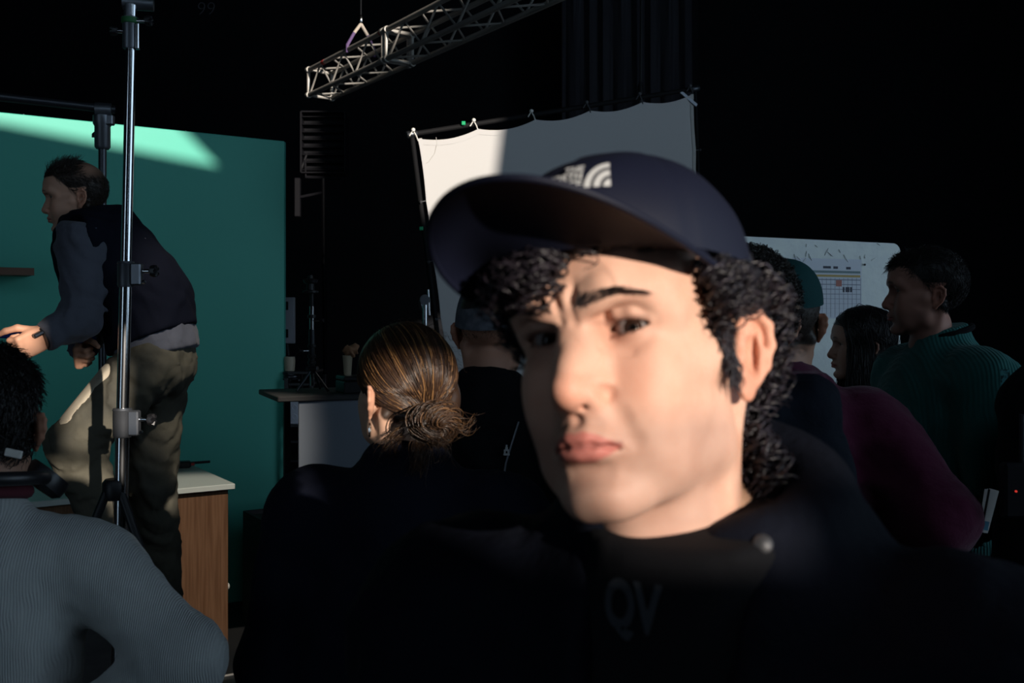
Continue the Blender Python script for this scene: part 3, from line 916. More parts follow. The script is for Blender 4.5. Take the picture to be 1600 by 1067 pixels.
MB().box(Q(465, 308), (.045, .06, .32), None, .006).build('ballast_box', M['lamp_black'], lb)
MB().tube([Q(465, 308), Q(505, 300)], .012, 8).build('ballast_arm', M['lamp_black'], lb, smooth=True)
for a in (90, 210, 330):
    d = Vector((math.cos(math.radians(a)), math.sin(math.radians(a)), 0))
    MB().tube([Vector((0, .1, .7)), Vector((0, .1, .012)) + d * .5], .014, 8).build('leg', M['lamp_black'], lb, smooth=True)


M['matt_tube'] = mat('matt_black_tube', (.006, .006, .007), .75, spec=.15)


# ---- diffusion frame
FV = Vector((.102, .34, -1)).normalized()
F_TL = at(653, 216, 5.5); F_TR = at(1083, 146, 5.5 * 1.118)
FU = (F_TR - F_TL); FW = FU.length; FU.normalize(); FN = FU.cross(FV).normalized()
if FN.y > 0: FN = -FN                       # towards the camera
FHT = 1.75
fr = thing('diffusion_frame', 'white diffusion silk laced into a tilted black tube frame, one corner sunlit', 'diffuser', (F_TL.x + .8, F_TL.y + .7, 0))
fo = Vector((F_TL.x + .8, F_TL.y + .7, 0))
FP = lambda u, v, n=0: F_TL + FU * u + FV * v + FN * n - fo
rows = []
nx_, ny_ = 61, 41
nsp = 5
for j in range(ny_):
    r = []
    for i in range(nx_):
        a, b = i / (nx_ - 1), j / (ny_ - 1)
        sag = lambda t: abs(math.sin(math.pi * t * nsp)) ** .9
        v = b * FHT + (1 - b) ** 6 * .028 * sag(a) - b ** 6 * .028 * sag(a)
        u = a * FW + (1 - a) ** 6 * .005 * sag(b) - a ** 6 * .006 * sag(b)
        r.append(FP(u, v, .004 * math.sin(7 * a + 2 * b) * math.sin(3 * b + 1) + .003 * math.sin(11 * b)))
    rows.append(r)
MB().sheet(rows, FN, -.0015).build('silk', M['silk'], fr, smooth=True)
def strip(edge, name):
    if edge == 't': g = [[rows[0][i] + FN * .002 for i in range(nx_)], [rows[0][i] + FV * .030 + FN * .002 for i in range(nx_)]]
    elif edge == 'l': g = [[rows[j][0] + FN * .002 for j in range(ny_)], [rows[j][0] + FU * .022 + FN * .002 for j in range(ny_)]]
    elif edge == 'r': g = [[rows[j][-1] + FN * .002 for j in range(ny_)], [rows[j][-1] - FU * .022 + FN * .002 for j in range(ny_)]]
    else: g = [[rows[-1][i] + FN * .002 for i in range(nx_)], [rows[-1][i] - FV * .030 + FN * .002 for i in range(nx_)]]
    MB().sheet(g, FN, .001).build(name, M['silk'] if edge in 'tl' else M['hem'], fr, smooth=True)
for e in 'tlrb': strip(e, 'hem')
g_ = .026
cn = [FP(-g_, -g_, -.02), FP(FW + g_, -g_, -.02), FP(FW + g_, FHT + g_, -.02), FP(-g_, FHT + g_, -.02)]
for i in range(4):
    MB().tube([cn[i], cn[(i + 1) % 4]], .0145, 12).build('frame_tube', M['matt_tube'], fr, smooth=True)
    MB().lathe([(.018, -.03), (.021, -.026), (.021, .026), (.018, .03)], cn[i], 12, FU.to_track_quat('Z', 'Y').to_matrix()).build('corner_joint', M['dark_steel'], fr, smooth=True)
MB().box(FP(FW - .035, .025, .0), (.14, .012, .022), FU.to_track_quat('X', 'Z').to_matrix() @ Matrix.Rotation(.8, 3, 'Y'), .002).build('corner_brace', M['steel'], fr)
for k in range(nsp + 1):                     # bungee ties with ball and hook along the top, plain down the sides
    u = FW * k / nsp
    c = FP(u, 0)
    tie = MB().tube([c + FV * .012, c - FV * .02 + FU * -.010 + FN * .006, FP(u - .020, -g_ - .02, -.0), FP(u - .012, -g_ - .022, -.034)], .0035, 6).build('tie', M['white_plastic'] if k < 3 else M['elastic'], fr, smooth=True)
    MB().lathe([(.001, .012), (.009, .008), (.012, 0), (.009, -.008), (.001, -.012)], FP(u - .022, -g_ - .026, .004), 10).build('ball', M['white_plastic'] if k < 3 else M['elastic'], tie, smooth=True)
    MB().tube([FP(u - .022, -g_ - .026, .004), FP(u - .048, -g_ + .004, .004)], .0035, 6).build('tail', M['white_plastic'] if k < 3 else M['elastic'], tie, smooth=True)
for k in range(1, nsp):
    for u, sg_ in ((0, -1), (FW, 1)):
        c = FP(u, FHT * k / nsp)
        tie = MB().tube([c, c + FU * sg_ * .03 + FN * .006, c + FU * sg_ * (g_ + .01) - FN * .02], .0035, 6).build('tie', M['elastic'], fr, smooth=True)
        MB().lathe([(.001, .010), (.010, 0), (.001, -.010)], c + FU * sg_ * .032 + FN * .008, 10).build('ball', M['elastic'], tie, smooth=True)
for u, v in ((.275, -.045), (-.05, .50)):
    MB().box(FP(u, v, .006), (.022, .012, .022), None, .003).build('green_clip', M['green_led'], fr)
MB().tube([FP(.004, .150, .004), FP(.045, .135, .004), FP(.085, .095, .004), FP(.104, .045, .004), FP(.105, .008, .004)], .0016, 5).build('corner_stitch', M['hem'], fr, smooth=True)
for u in (-.07, FW + .07):                   # the two stands that carry it
    hd_ = FP(u, FHT * .55, -.05); b_ = Vector((hd_.x, hd_.y, 0))
    MB().tube([b_ + Vector((0, 0, .1)), hd_ + Vector((0, 0, .04))], .017, 12).build('stand_tube', M['dark_steel'], fr, smooth=True)
    MB().lathe([(.03, -.03), (.03, .03)], hd_, 12, FU.to_track_quat('Z', 'Y').to_matrix()).build('grip_head', M['steel'], fr, smooth=True)
    MB().tube([hd_, FP(0 if u < 0 else FW, FHT * .55, -.02) + FU * (-.045 if u < 0 else .045)], .012, 8).build('pivot_arm', M['steel'], fr, smooth=True)
    for a in (30, 150, 270):
        d = Vector((math.cos(math.radians(a)), math.sin(math.radians(a)), 0))
        MB().tube([b_ + Vector((0, 0, .5)), b_ + Vector((0, 0, .014)) + d * .42], .012, 8).build('stand_leg', M['dark_steel'], fr, smooth=True)

# C-stand end with chrome rods beside the silk
cs = at(664, 500, 5.2)
cst = thing('grip_stand', 'thin chromed grip stand head beside the lower edge of the silk', 'grip stand', (cs.x, cs.y, 0))
J = lambda px, py: at(px, py, 5.2) - Vector((cs.x, cs.y, 0))
MB().tube([Vector((0, 0, .1)), J(664, 468)], .0125, 12).build('tube', M['chrome'], cst, smooth=True)
MB().tube([J(671, 492), J(669, 452)], .006, 10).build('spigot', M['chrome'], cst, smooth=True)
MB().lathe([(.026, -.014), (.028, 0), (.026, .014)], J(664, 468), 16, Matrix.Rotation(math.pi / 2, 3, 'X')).build('grip_head', M['steel'], cst, smooth=True)
for a in (0, 120, 240):
    d = Vector((math.cos(math.radians(a)), math.sin(math.radians(a)), 0))
    MB().tube([Vector((0, 0, .35)), d * .18 + Vector((0, 0, .07)), d * .38 + Vector((0, 0, .013))], .012, 8).build('leg', M['dark_steel'], cst, smooth=True)


# ---- foam board with a printed schedule
W0, W1 = at(1120, 366, 3.5), at(1407, 380, 3.8)
wb = thing('foam_board', 'large pale foam board with rounded corner standing behind the crew, sheet pinned on it', 'board', (W1.x, W1.y, 0))
wu = Vector((W1.x - W0.x, W1.y - W0.y, 0)); WL = wu.length + .5; wu.normalize(); wn = Vector((wu.y, -wu.x, 0))   # towards the camera
WZ = W1.z; WB = .72
wp = lambda u, z, n=0: -wu * u + Vector((0, 0, z)) + wn * n    # u leftwards from the near edge
rad_ = .035
poly = [wp(rad_ - rad_ * math.cos(a), WZ - rad_ + rad_ * math.sin(a)) for a in np.linspace(0, math.pi / 2, 8)]
poly += [wp(WL - rad_ + rad_ * math.sin(a), WZ + .008 * WL - rad_ + rad_ * math.cos(a)) for a in np.linspace(0, math.pi / 2, 8)]
poly += [wp(WL, WB), wp(0, WB)]
MB().prism(poly, wn * 0, -wn * .05).build('board', M['foam'], wb)
for u in (.15, WL - .15):
    MB().tube([wp(u, .02, .22), wp(u, WB + .5, -.065)], .014, 8).build('easel_leg', M['black_metal'], wb, smooth=True)
    MB().tube([wp(u, .02, -.45), wp(u, WB + .5, -.075)], .014, 8).build('easel_leg', M['black_metal'], wb, smooth=True)
MB().box(wp(WL / 2, WB - .012, .01), (WL, .10, .02), Matrix.Rotation(math.atan2(wu.y, wu.x), 3, 'Z'), .003).build('ledge', M['black_metal'], wb)
# find board coordinates of a pixel
def wpix(px, py):
    a = (px - 800) / FPX
    u = ((W1.x) - a * W1.y) / (wu.x - a * wu.y)      # W1 - wu*u lies on the pixel column
    P = W1 - wu * u
    return u, CAM_Z + (501 - py) / FPX * P.y
uR, zT = wpix(1346, 402); uL, zB = wpix(1238, 497)
RW = Matrix.Rotation(math.atan2(wu.y, wu.x), 3, 'Z')
sh = thing('schedule_sheet', 'printed schedule sheet with yellow band and grid pinned on the foam board', 'paper sheet', tuple(Vector((W1.x, W1.y, 0)) + wp((uL + uR) / 2, zB)))
so_ = wp((uL + uR) / 2, zB)
def flat(name, x0, y0, x1, y1, m, h=.0012, parent=sh):
    ua, za = wpix(x0, y0); ub, zb = wpix(x1, y1)
    return MB().box(wp((ua + ub) / 2, (za + zb) / 2, h) - so_, (abs(ua - ub), .0008, abs(za - zb)), RW).build(name, m, parent)
pm = lambda n, c: mat(n, c, .6)
INK, BAND, YEL, RED, GRID = pm('print_ink', (.010, .014, .035)), pm('print_teal', (.13, .20, .21)), pm('print_yellow', (.42, .29, .07)), pm('print_salmon', (.38, .12, .09)), pm('print_line', (.17, .19, .25))
flat('sheet', 1238, 402, 1346, 497, M['paper'], .0006)
flat('teal_band', 1240, 421, 1344, 427, BAND)
flat('yellow_band', 1240, 427.5, 1344, 433, YEL)
for x0, x1, y in ((1286, 1298, 417), (1302, 1309, 417.5), (1322, 1329, 418.5)): flat('date_block', x0, y - 2, x1, y + 2, INK)
flat('salmon_cell', 1306, 437, 1315, 447, RED)
for x0, x1 in ((1316.5, 1319.3), (1321, 1327), (1328, 1331)): flat('dark_cell', x0, 448, x1, 456, INK)
for x in np.arange(1244, 1345, 6.7): flat('column_line', x, 434, x + .45, 495, GRID, .0011)
for y in np.arange(436, 496, 7.5): flat('row_line', 1240, y, 1344, y + .45, GRID, .0011)
for x, y in ((1350, 413), (1352, 480), (1234, 412)):
    u, z = wpix(x, y)
    pn = MB().lathe([(.0006, .006), (.004, .005), (.004, .001), (.002, 0)], wp(u, z, .002) , 10, wn.to_track_quat('Z', 'Y').to_matrix())
    pn.build('push_pin', M['black_plastic'], wb)
# clear film wrinkled over the board
M['film'] = mat('clear_film_fold', (.85, .87, .86), .8, spec=.1)
for i in range(16):
    r_ = random.Random(i); x = 1225 + r_.random() * 150; y = 378 + r_.random() * 26
    u, z = wpix(x, y); u2, z2 = wpix(x + r_.uniform(-8, 10), y + r_.uniform(3, 12))
    MB().tube([wp(u, z, .001), wp((u + u2) / 2 + .002, (z + z2) / 2, .0035), wp(u2, z2, .001)], .0016, 5).build('film_fold', M['film'], wb, smooth=True)


# ---- equipment cart with grey side, and what stands on it
G0, G1 = at(467, 618, 4.2), at(585, 612, 4.33)
cart = thing('equipment_cart', 'equipment cart with a grey front panel and black top behind the woman', 'cart', (G0.x, G0.y, 0))
gu = Vector((G1.x - G0.x, G1.y - G0.y, 0)); GL = .62; gu.normalize(); gn = Vector((-gu.y, gu.x, 0)); GZ = G0.z
RG = Matrix.Rotation(math.atan2(gu.y, gu.x), 3, 'Z')
gp = lambda u, v, z: gu * u + gn * v + Vector((0, 0, z))
MB().box(gp(GL / 2, .01, (GZ - .02 + .14) / 2), (GL, .012, GZ - .02 - .14), RG, .002).build('front_panel', M['grey_panel'], cart)
MB().box(gp(GL / 2 - .03, .235, GZ - .012), (GL + .12, .49, .024), RG, .004).build('top', M['black_wood'], cart)
MB().box(gp(GL / 2, .235, .16), (GL, .44, .024), RG, .004).build('shelf', M['black_wood'], cart)
for u in (.03, GL - .03):
    for v in (.05, .43):
        MB().box(gp(u, v, GZ / 2 + .06), (.03, .03, GZ - .14), RG, .003).build('post', M['black_metal'], cart)
        MB().lathe([(.045, -.014), (.05, -.008), (.05, .008), (.045, .014)], gp(u, v, .052), 14, gn.to_track_quat('Z', 'Y').to_matrix()).build('wheel', M['black_plastic'], cart, smooth=True)
co = Vector((G0.x, G0.y, 0))
# tripod on the cart
tb = at(488, 607, 4.45); tz = GZ
tp = thing('camera_tripod', 'small chrome and black tripod standing on the equipment cart', 'tripod', (tb.x, tb.y, tz))
T_ = lambda px, py: at(px, py, 4.45) - Vector((tb.x, tb.y, tz))
MB().tube([T_(488, 602), T_(487, 575)], .009, 10).build('lower_column', M['chrome'], tp, smooth=True)
MB().tube([T_(487, 575), T_(487, 514)], .013, 12).build('sleeve', M['dark_steel'], tp, smooth=True)
MB().tube([T_(487, 514), T_(487, 478)], .010, 12).build('chrome_column', M['chrome'], tp, smooth=True)
MB().tube([T_(487, 478), T_(487, 452)], .008, 10).build('neck', M['black_metal'], tp, smooth=True)
MB().lathe([(.010, -.03), (.036, -.028), (.036, -.020), (.018, -.016), (.016, .012), (.030, .016), (.034, .030), (.012, .036), (.010, .05)], T_(485, 447), 16).build('head', M['black_metal'], tp, smooth=True)
for y in (494, 540, 556, 566):
    MB().lathe([(.014, -.008), (.019, -.006), (.019, .006), (.014, .008)], T_(487, y), 12).build('collar', M['black_plastic'], tp, smooth=True)
knob((1, -.2, 0), T_(490, 500), M['steel'], tp, .008); knob((-1, -.3, 0), T_(484, 548), M['steel'], tp, .008)
MB().box(T_(488, 575), (.05, .05, .018), None, .004).build('spider', M['dark_steel'], tp)
for px, dy in ((468, -.06), (516, -.05), (492, .12)):
    e = T_(px, 607); e.z = .007
    MB().tube([T_(488, 576), e + Vector((0, dy, 0))], .006, 8).build('leg', M['dark_steel'], tp, smooth=True)
# cup with crumpled napkin
cu_ = at(543, 609, 4.42)
CSH = .075
cs_ = thing('small_case', 'low black case on the cart top under the paper cup', 'case', (cu_.x + .09, cu_.y + .02, GZ))
MB().box((0, 0, CSH * .35), (.26, .16, CSH * .7), RG, .005).build('base', M['black_plastic'], cs_)
MB().box((0, 0, CSH * .86), (.26, .16, CSH * .27), RG, .005).build('lid', M['black_plastic'], cs_)
cp = thing('paper_cup', 'pale paper cup with crumpled brown napkin on a low black case', 'cup', (cu_.x, cu_.y, GZ + CSH))
cz = (at(0, 607, 4.42).z - at(0, 582, 4.42).z)
MB().lathe([(.016, 0), (.022, .085), (.024, .088), (.021, .088), (.016, .02)], (0, 0, 0), 16).build('cup', mat('pale_paper', (.48, .40, .28), .7), cp, smooth=True)
f_ = Field((-.07, -.06, .05), (.07, .06, .20), .005).ell((.014, 0, .108), (.030, .028, .026)).ell((.030, 0, .126), (.018, .017, .017), .01); f_.wrinkle(.006, 55, 4)
v_, q_ = f_.mesh(); lk('napkin', np_mesh('napkin', v_, q_), mat('brown_napkin', (.34, .17, .09), .8), cp)
# monitor behind the wall's edge, cream pot and a small rack
mo = at(447, 500, 6.5)
mn = thing('monitor', 'pale framed monitor peeking out past the edge of the teal wall', 'monitor', (mo.x, mo.y, 0))
mz = mo.z
MB().box((0, 0, mz), (.115, .04, .30), None, .004).build('frame', M['grey_light'], mn)
for dz in (.095, -.085):
    MB().box((-.004, -.021, mz + dz), (.045, .004, .055), None, .001).build('dark_square', M['black_plastic'], mn)
MB().tube([(0, .02, mz - .14), (.02, .02, mz - .30), (0, .02, .05)], .014, 8).build('post', M['black_metal'], mn, smooth=True)
MB().tube([(.05, 0, mz - .16), (.09, 0, mz - .19), (.06, 0, mz - .23), (.0, 0, mz - .24)], .006, 6).build('cable', M['dark_steel'], mn, smooth=True)
MB().lathe([(.14, 0), (.15, .01), (.14, .03), (.02, .05)], (0, .02, 0), 18).build('base', M['black_metal'], mn, smooth=True)
rk = at(467, 700, 5.95)
rck = thing('equipment_rack', 'dark equipment rack in the gap between the teal wall and the grey cart', 'rack', (rk.x, rk.y, 0))
rz = lambda py: CAM_Z + (501 - py) / FPX * 5.95
for x in (-.075, .075):
    for y in (0, .4): MB().box((x, y, rz(590) / 2), (.022, .022, rz(590)), None, .002).build('upright', M['black_metal'], rck)
for i, py in enumerate((582, 600, 665, 690, 720, 770)):
    MB().box((0, .2, rz(py)), (.14, .40, .016), None, .002).build('shelf', M['black_metal'], rck)
rt = lambda py: rz(py) + .0085
def small(name, label, cat, mb, m, px, py):
    o = mb.build(name, m, smooth=True); o.location = (at(px, 0, 5.95).x, rk.y + .06, rt(py)); tag(o, label, cat); return o
small('cream_pot', 'small cream coloured pot on top of the equipment rack', 'pot', MB().lathe([(.030, 0), (.034, .06), (.032, .085), (.028, .085), (.026, .01)], (0, 0, 0), 16), M['cream'], 449, 582)
small('audio_device', 'pale grey audio device with round sockets in the equipment rack', 'device', MB().box((0, 0, .075), (.10, .10, .15), None, .006).lathe([(.018, 0), (.018, .006), (.010, .006), (.010, .001)], (.012, -.05, .10), 14, Matrix.Rotation(math.pi / 2, 3, 'X')).lathe([(.018, 0), (.018, .006), (.010, .006), (.010, .001)], (.012, -.05, .045), 14, Matrix.Rotation(math.pi / 2, 3, 'X')), M['grey_light'], 456, 665)
coil = [(.045 * math.cos(a) * (1 + .05 * math.sin(2.3 * a)), .05 * math.sin(a), .012 + .0035 * a * .6) for a in np.linspace(0, 25, 110)]
small('cable_coil', 'grey coiled cable lying on the upper shelf of the equipment rack', 'cable', MB().tube(coil, .006, 6), M['dark_steel'], 452, 600)

# ---- hanging charcoal drape, hanging cable, chalk marks
d0, d1 = at(878, 0, 11.6), at(1090, 0, 11.6)
dr = []
for z in np.linspace(.1, ZC - .05, 14):
    dr.append([Vector((d0.x + (d1.x - d0.x) * i / 60, 11.6 + .05 * math.sin(i * .9) + .02 * math.sin(i * 2.1 + z), z)) - Vector((d0.x, 11.6, 0)) for i in range(61)])
o = MB().sheet(dr, (0, 1, 0), .006).build('drape', M['grey_drape'], smooth=True); o.location = (d0.x, 11.6, 0)
tag(o, 'tall charcoal drape hanging at the back of the studio above the silk', 'drape')
c0 = at(1001, 0, 9.0)
o = thing('hanging_cable', 'black cable hanging from the ceiling above the silk', 'cable', (c0.x, 9.0, 3.75))
MB().tube([(0, 0, 0), (.01, 0, 1.5), (0, 0, ZC - 3.75)], .010, 8).build('cable', M['black_plastic'], o, smooth=True)
MB().lathe([(.012, -.16), (.026, -.15), (.026, .02), (.012, .06)], (0, 0, 0), 12).build('plug', M['black_plastic'], o, smooth=True)
M['chalk'] = mat('chalk', (.20, .20, .22), .9)
cu = bpy.data.curves.new('t', 'FONT'); cu.body = '99'; cu.size = .24; cu.extrude = .002; cu.offset = -.008; cu.shear = .1
t = bpy.data.objects.new('t', cu); COL.objects.link(t)
me = bpy.data.meshes.new_from_object(t.evaluated_get(bpy.context.evaluated_depsgraph_get())); bpy.data.objects.remove(t); bpy.data.curves.remove(cu)
o = lk('chalk_number', me, None, smooth=False); me.materials.clear(); me.materials.append(M['chalk'])
pz = at(306, 23, Y1 - .004); o.location = pz; o.rotation_euler = (math.pi / 2, 0, 0)
tag(o, 'faint chalk number 99 written on the black back wall', 'marking')

# ---- spot lamp added out of view, to brighten the counter
lp = Vector((1.2, -.5, 6.5)); aim = at(298, 830, 4.42)
dl = (aim - lp).normalized(); RL = dl.to_track_quat('Z', 'Y').to_matrix()
sl_ = thing('added_spot_lamp', 'added black spot lamp, hung out of view to light the oak counter', 'lamp', tuple(lp))
MB().lathe([(.05, -.22), (.085, -.20), (.085, .06), (.095, .07), (.095, .10), (.086, .10), (.080, .02), (.05, -.02)], (0, 0, 0), 24, RL).build('housing', M['lamp_black'], sl_, smooth=True)
MB().tube([(-.11, 0, -.02), (-.11, 0, .22), (.11, 0, .22), (.11, 0, -.02)], .008, 8).build('yoke', M['lamp_black'], sl_, smooth=True)
MB().tube([(0, 0, .22), (0, 0, ZC - lp.z)], .012, 8).build('drop_pole', M['lamp_black'], sl_, smooth=True)
sd = bpy.data.lights.new('added_spot_light', 'SPOT'); sd.energy = 1500; sd.color = (1.0, .90, .76); sd.spot_size = math.radians(7.6); sd.spot_blend = .5; sd.shadow_soft_size = .05
ob = bpy.data.objects.new('added_spot_light', sd); ob.parent = sl_; ob.location = dl * .12; ob.rotation_euler = dl.to_track_quat('-Z', 'Y').to_euler(); COL.objects.link(ob)


# ================================================================ the man in the cap, close to the lens
MH_R = Matrix.Rotation(math.radians(-31.4), 3, 'Z') @ Matrix.Rotation(math.radians(-3.9), 3, 'X') @ Matrix.Rotation(math.radians(-8.4), 3, 'Y')
MH_T = Vector((.0500, .652, CAM_Z - .0084))
MH_S = (.95, 1.015, .976)
MH = Matrix.Translation(MH_T) @ MH_R.to_4x4() @ Matrix.Diagonal((*MH_S, 1))

M['skin'] = mat('skin', (1, 1, 1), .58, spec=.28, vcol=True, noise=(34, (.90, .83, .80), .40, .68), sss=.12, bump=(900, .12, .0006))
M['eye'] = mat('eye', (.7, .68, .66), .05, spec=.22, vcol=True)
M['curls'] = mat('black_curls', (.01, .01, .01), .38, spec=.45, vcol=True)
M['navy_cap'] = mat('navy_cap_nylon', (.0034, .0047, .0145), .62, spec=.22, bump=(420, .10, .0008))
M['emblem'] = mat('white_embroidery', (.42, .42, .42), .7, bump=(900, .4, .0006))
M['navy_jacket'] = mat('navy_jacket', (.0022, .0032, .0080), .85, spec=.12, noise=(9, (.0014, .0022, .0055), .35, .7), bump=(130, .35, .004))
M['black_tee'] = mat('black_tee', (.003, .003, .0045), .85, spec=.2, bump=(300, .2, .002))
M['tee_print'] = mat('faded_grey_print', (.022, .025, .031), .8)


def head_to(Vl, Mx):
    A = np.array(Mx)
    return (np.asarray(Vl) @ A[:3, :3].T + A[:3, 3]).astype(np.float32)


def eye_mesh(gaze, iris=(.022, .010, .006), n=28):
    """Eyeball with sclera, iris and pupil coloured by ring; looks along gaze (local)."""
    g = Vector(gaze).normalized(); Rg = (-g).to_track_quat('Y', 'Z').to_matrix()      # local -Y -> gaze
    ang = list(np.concatenate([np.linspace(0.02, .62, 15), np.linspace(.68, 3.1, 14)]))
    V, C, F = [], [], []
    for a in ang:
        r = EYE_R + (.0007 * max(0, 1 - (a / .50) ** 2))
        if a < .20: c = (.002, .002, .002)
        elif a < .50: c = iris
        elif a < .56: c = tuple(.35 * q for q in iris)
        else: c = (.24, .205, .195) if a < .95 else (.24, .15, .13)
        for k in range(n):
            t = 2 * math.pi * k / n
            V.append(Rg @ Vector((r * math.sin(a) * math.cos(t), -r * math.cos(a), r * math.sin(a) * math.sin(t)))); C.append(c)
    for i in range(len(ang) - 1):
        for k in range(n): F.append((i * n + k, (i + 1) * n + k, (i + 1) * n + (k + 1) % n, i * n + (k + 1) % n))
    return np.array(V), np.array(F), np.array(C)


def scalp_main(x, y, z):
    hl = .066 - .055 * np.clip((y - .01) / .05, 0, 1)       # hairline falls towards the ears
    back = np.clip((y - .085) / .02, 0, 1)
    hl = np.where((y > .088) & ((np.abs(x) < .058) | (y > .112)), -.085, np.where(y > .085, .005, hl))
    return np.clip((z - hl) / .006, 0, 1) * ((np.abs(x) < .0765) | (z > .02))


man = thing('person', 'man in navy cap with white logo and curly black hair, frowning at the camera', 'person', (0.16, .76, 0))
MANI = Matrix.Translation((-0.16, -.76, 0))


def man_obj(name, V, Q, C, m, parent=None, smooth=True):
    return lk(name, np_mesh(name, V - np.array((.16, .76, 0), np.float32), Q, col=C), m, man if parent is None else parent)


hf = head_field(.0013, frown=True, neck=((0, .080, -.095), (.004, .100, -.235)), neck_r=(.055, .060))
HV, HQ = hf.mesh(1)
# raised left brow, lowered right brow: a soft local push
def bulge(V, c, r, d):
    w = np.exp(-(((V - np.array(c)) / np.array(r)) ** 2).sum(1))[:, None]
    return V + w * np.array(d)
HV = bulge(HV, (.030, -.014, .024), (.020, .02, .010), (0, 0, -.0012)).astype(np.float32)
HV = bulge(HV, (-.028, -.014, .021), (.020, .02, .010), (0, -.001, -.0020)).astype(np.float32)
HV = bulge(HV, (-.034, -.008, -.060), (.015, .03, .020), (.0010, .0040, 0)).astype(np.float32)
HV = bulge(HV, (-.0085, -.028, -.0585), (.0055, .010, .006), (0, .0010, 0)).astype(np.float32)
HC = head_paint(HV, scalp=scalp_main, hair_col=(.008, .006, .008), stubble=.55, brows=False)
HN = vnormals(HV, HQ)
bodyV = head_to(HV, MH)
man_body_parts = [(bodyV, HQ, HC)]

# ---- eyes look into the lens
for s in SIDES:
    c = Vector((s * EYE_C[0], EYE_C[1], EYE_C[2]))
    wpos = MH @ c
    gz = (MH_R.transposed() @ (Vector((0, 0, CAM_Z)) - wpos)).normalized()
    V, F, C = eye_mesh(gz)
    o = man_obj('eye', head_to(V + np.array(c), MH), F, C, M['eye'])

# ---- brows and lashes
def brow_hairs():
    P, Rr, Cc = [], [], []
    for s, n in ((1, 260), (-1, 330)):
        up = -.0024 if s > 0 else -.0040
        tilt = .0 
        sel = np.abs(HV[:, 1]) < .06
        fv = HV[sel]
        for _ in range(n):
            u = RNG.uniform(0, 1); bx = .0095 + .041 * u
            bz = np.interp(bx, [.0095, .022, .036, .0505], [.0155, .0200, .0232, .0215]) + up * np.interp(u, [0, .4, 1], [.25, 1, .8])
            w = np.interp(u, [0, .25, .7, 1], [.0034, .0036, .0020, .0006])
            bz += RNG.uniform(-1, 1) * w
            d2 = (fv[:, 0] - s * bx) ** 2 + (fv[:, 2] - bz) ** 2 + np.where(fv[:, 1] > .03, 1, 0)
            root = fv[np.argmin(d2)] + np.array((0, -.0003, 0))
            L = RNG.uniform(.006, .0095)
            d = np.array((s * np.interp(u, [0, .3, 1], [.35, .85, .95]), -.10, np.interp(u, [0, .3, .7, 1], [.9, .42, .0, -.35]))); d /= np.linalg.norm(d)
            t = np.linspace(0, 1, 5)[:, None]
            pth = root + d * L * t + np.array((0, .0010, -.0006)) * t ** 2 + np.array((0, 0.16 * L, 0)) * t * (abs(root[0]) / .05)
            P.append(pth); Rr.append(np.linspace(.00034, .00012, 5)); Cc.append(np.tile((.012, .008, .008), (5, 1)))
    V, Q, C = strands(P, np.array(Rr), np.array(Cc))
    man_obj('eyebrows', head_to(V, MH), Q, C, M['curls'])
    for s in SIDES:
        P, Rr, Cc = [], [], []
        for up, n in ((1, 70), (-1, 36)):
            for _ in range(n):
                u = RNG.uniform(-.0142, .0142); x0 = u / .0152
                zz = (.0046 * math.sqrt(1 - x0 * x0) * (1 - .12 * x0) + .0006 * x0) if up > 0 else (-.0040 * (1 - x0 * x0) + .0006 * x0)
                rr = math.sqrt(max(EYE_R ** 2 - u * u - zz * zz, 1e-6)) + .0016
                root = np.array((s * (EYE_C[0] + u), EYE_C[1] - rr, zz))
                L = RNG.uniform(.004, .0065) * (1 if up > 0 else .6)
                t = np.linspace(0, 1, 5)[:, None]
                pth = root + np.array((s * x0 * .5, -.85, .1 * up)) * L * t + np.array((0, 0, up * .75 * L)) * t ** 2
                P.append(pth); Rr.append(np.linspace(.00020, .00005, 5)); Cc.append(np.tile((.006, .004, .004), (5, 1)))
        V, Q, C = strands(P, np.array(Rr), np.array(Cc))
        man_obj('eyelashes', head_to(V, MH), Q, C, M['curls'])
brow_hairs()


# ---- cap
def crown_pt(az, v, off=0.0):
    """az 0 = front, +90 deg = his left; v 0 = top, 1 = rim."""
    a, b, c = .0885 + off, .1120 + off, .0835 + off
    th = v * math.radians(91)
    e = .86
    sn, cs = math.sin(th) ** e, max(math.cos(th), 0) ** .92
    x = a * sn * math.sin(az); y = .072 - b * sn * math.cos(az)
    z = .050 + c * cs - .012 * v ** 2 * (.5 - .5 * math.cos(az))      # lower at the back
    fr = math.exp(-(az / 1.0) ** 2)
    z += .004 * fr * math.sin(th)
    return Vector((x, y, z))


def man_mb(name, mb, m, parent=None, smooth=True):
    V = head_to(np.array(mb.v), MH)
    mb.v = [tuple(p - np.array((.16, .76, 0))) for p in V]
    return mb.build(name, m, man if parent is None else parent, smooth=smooth)


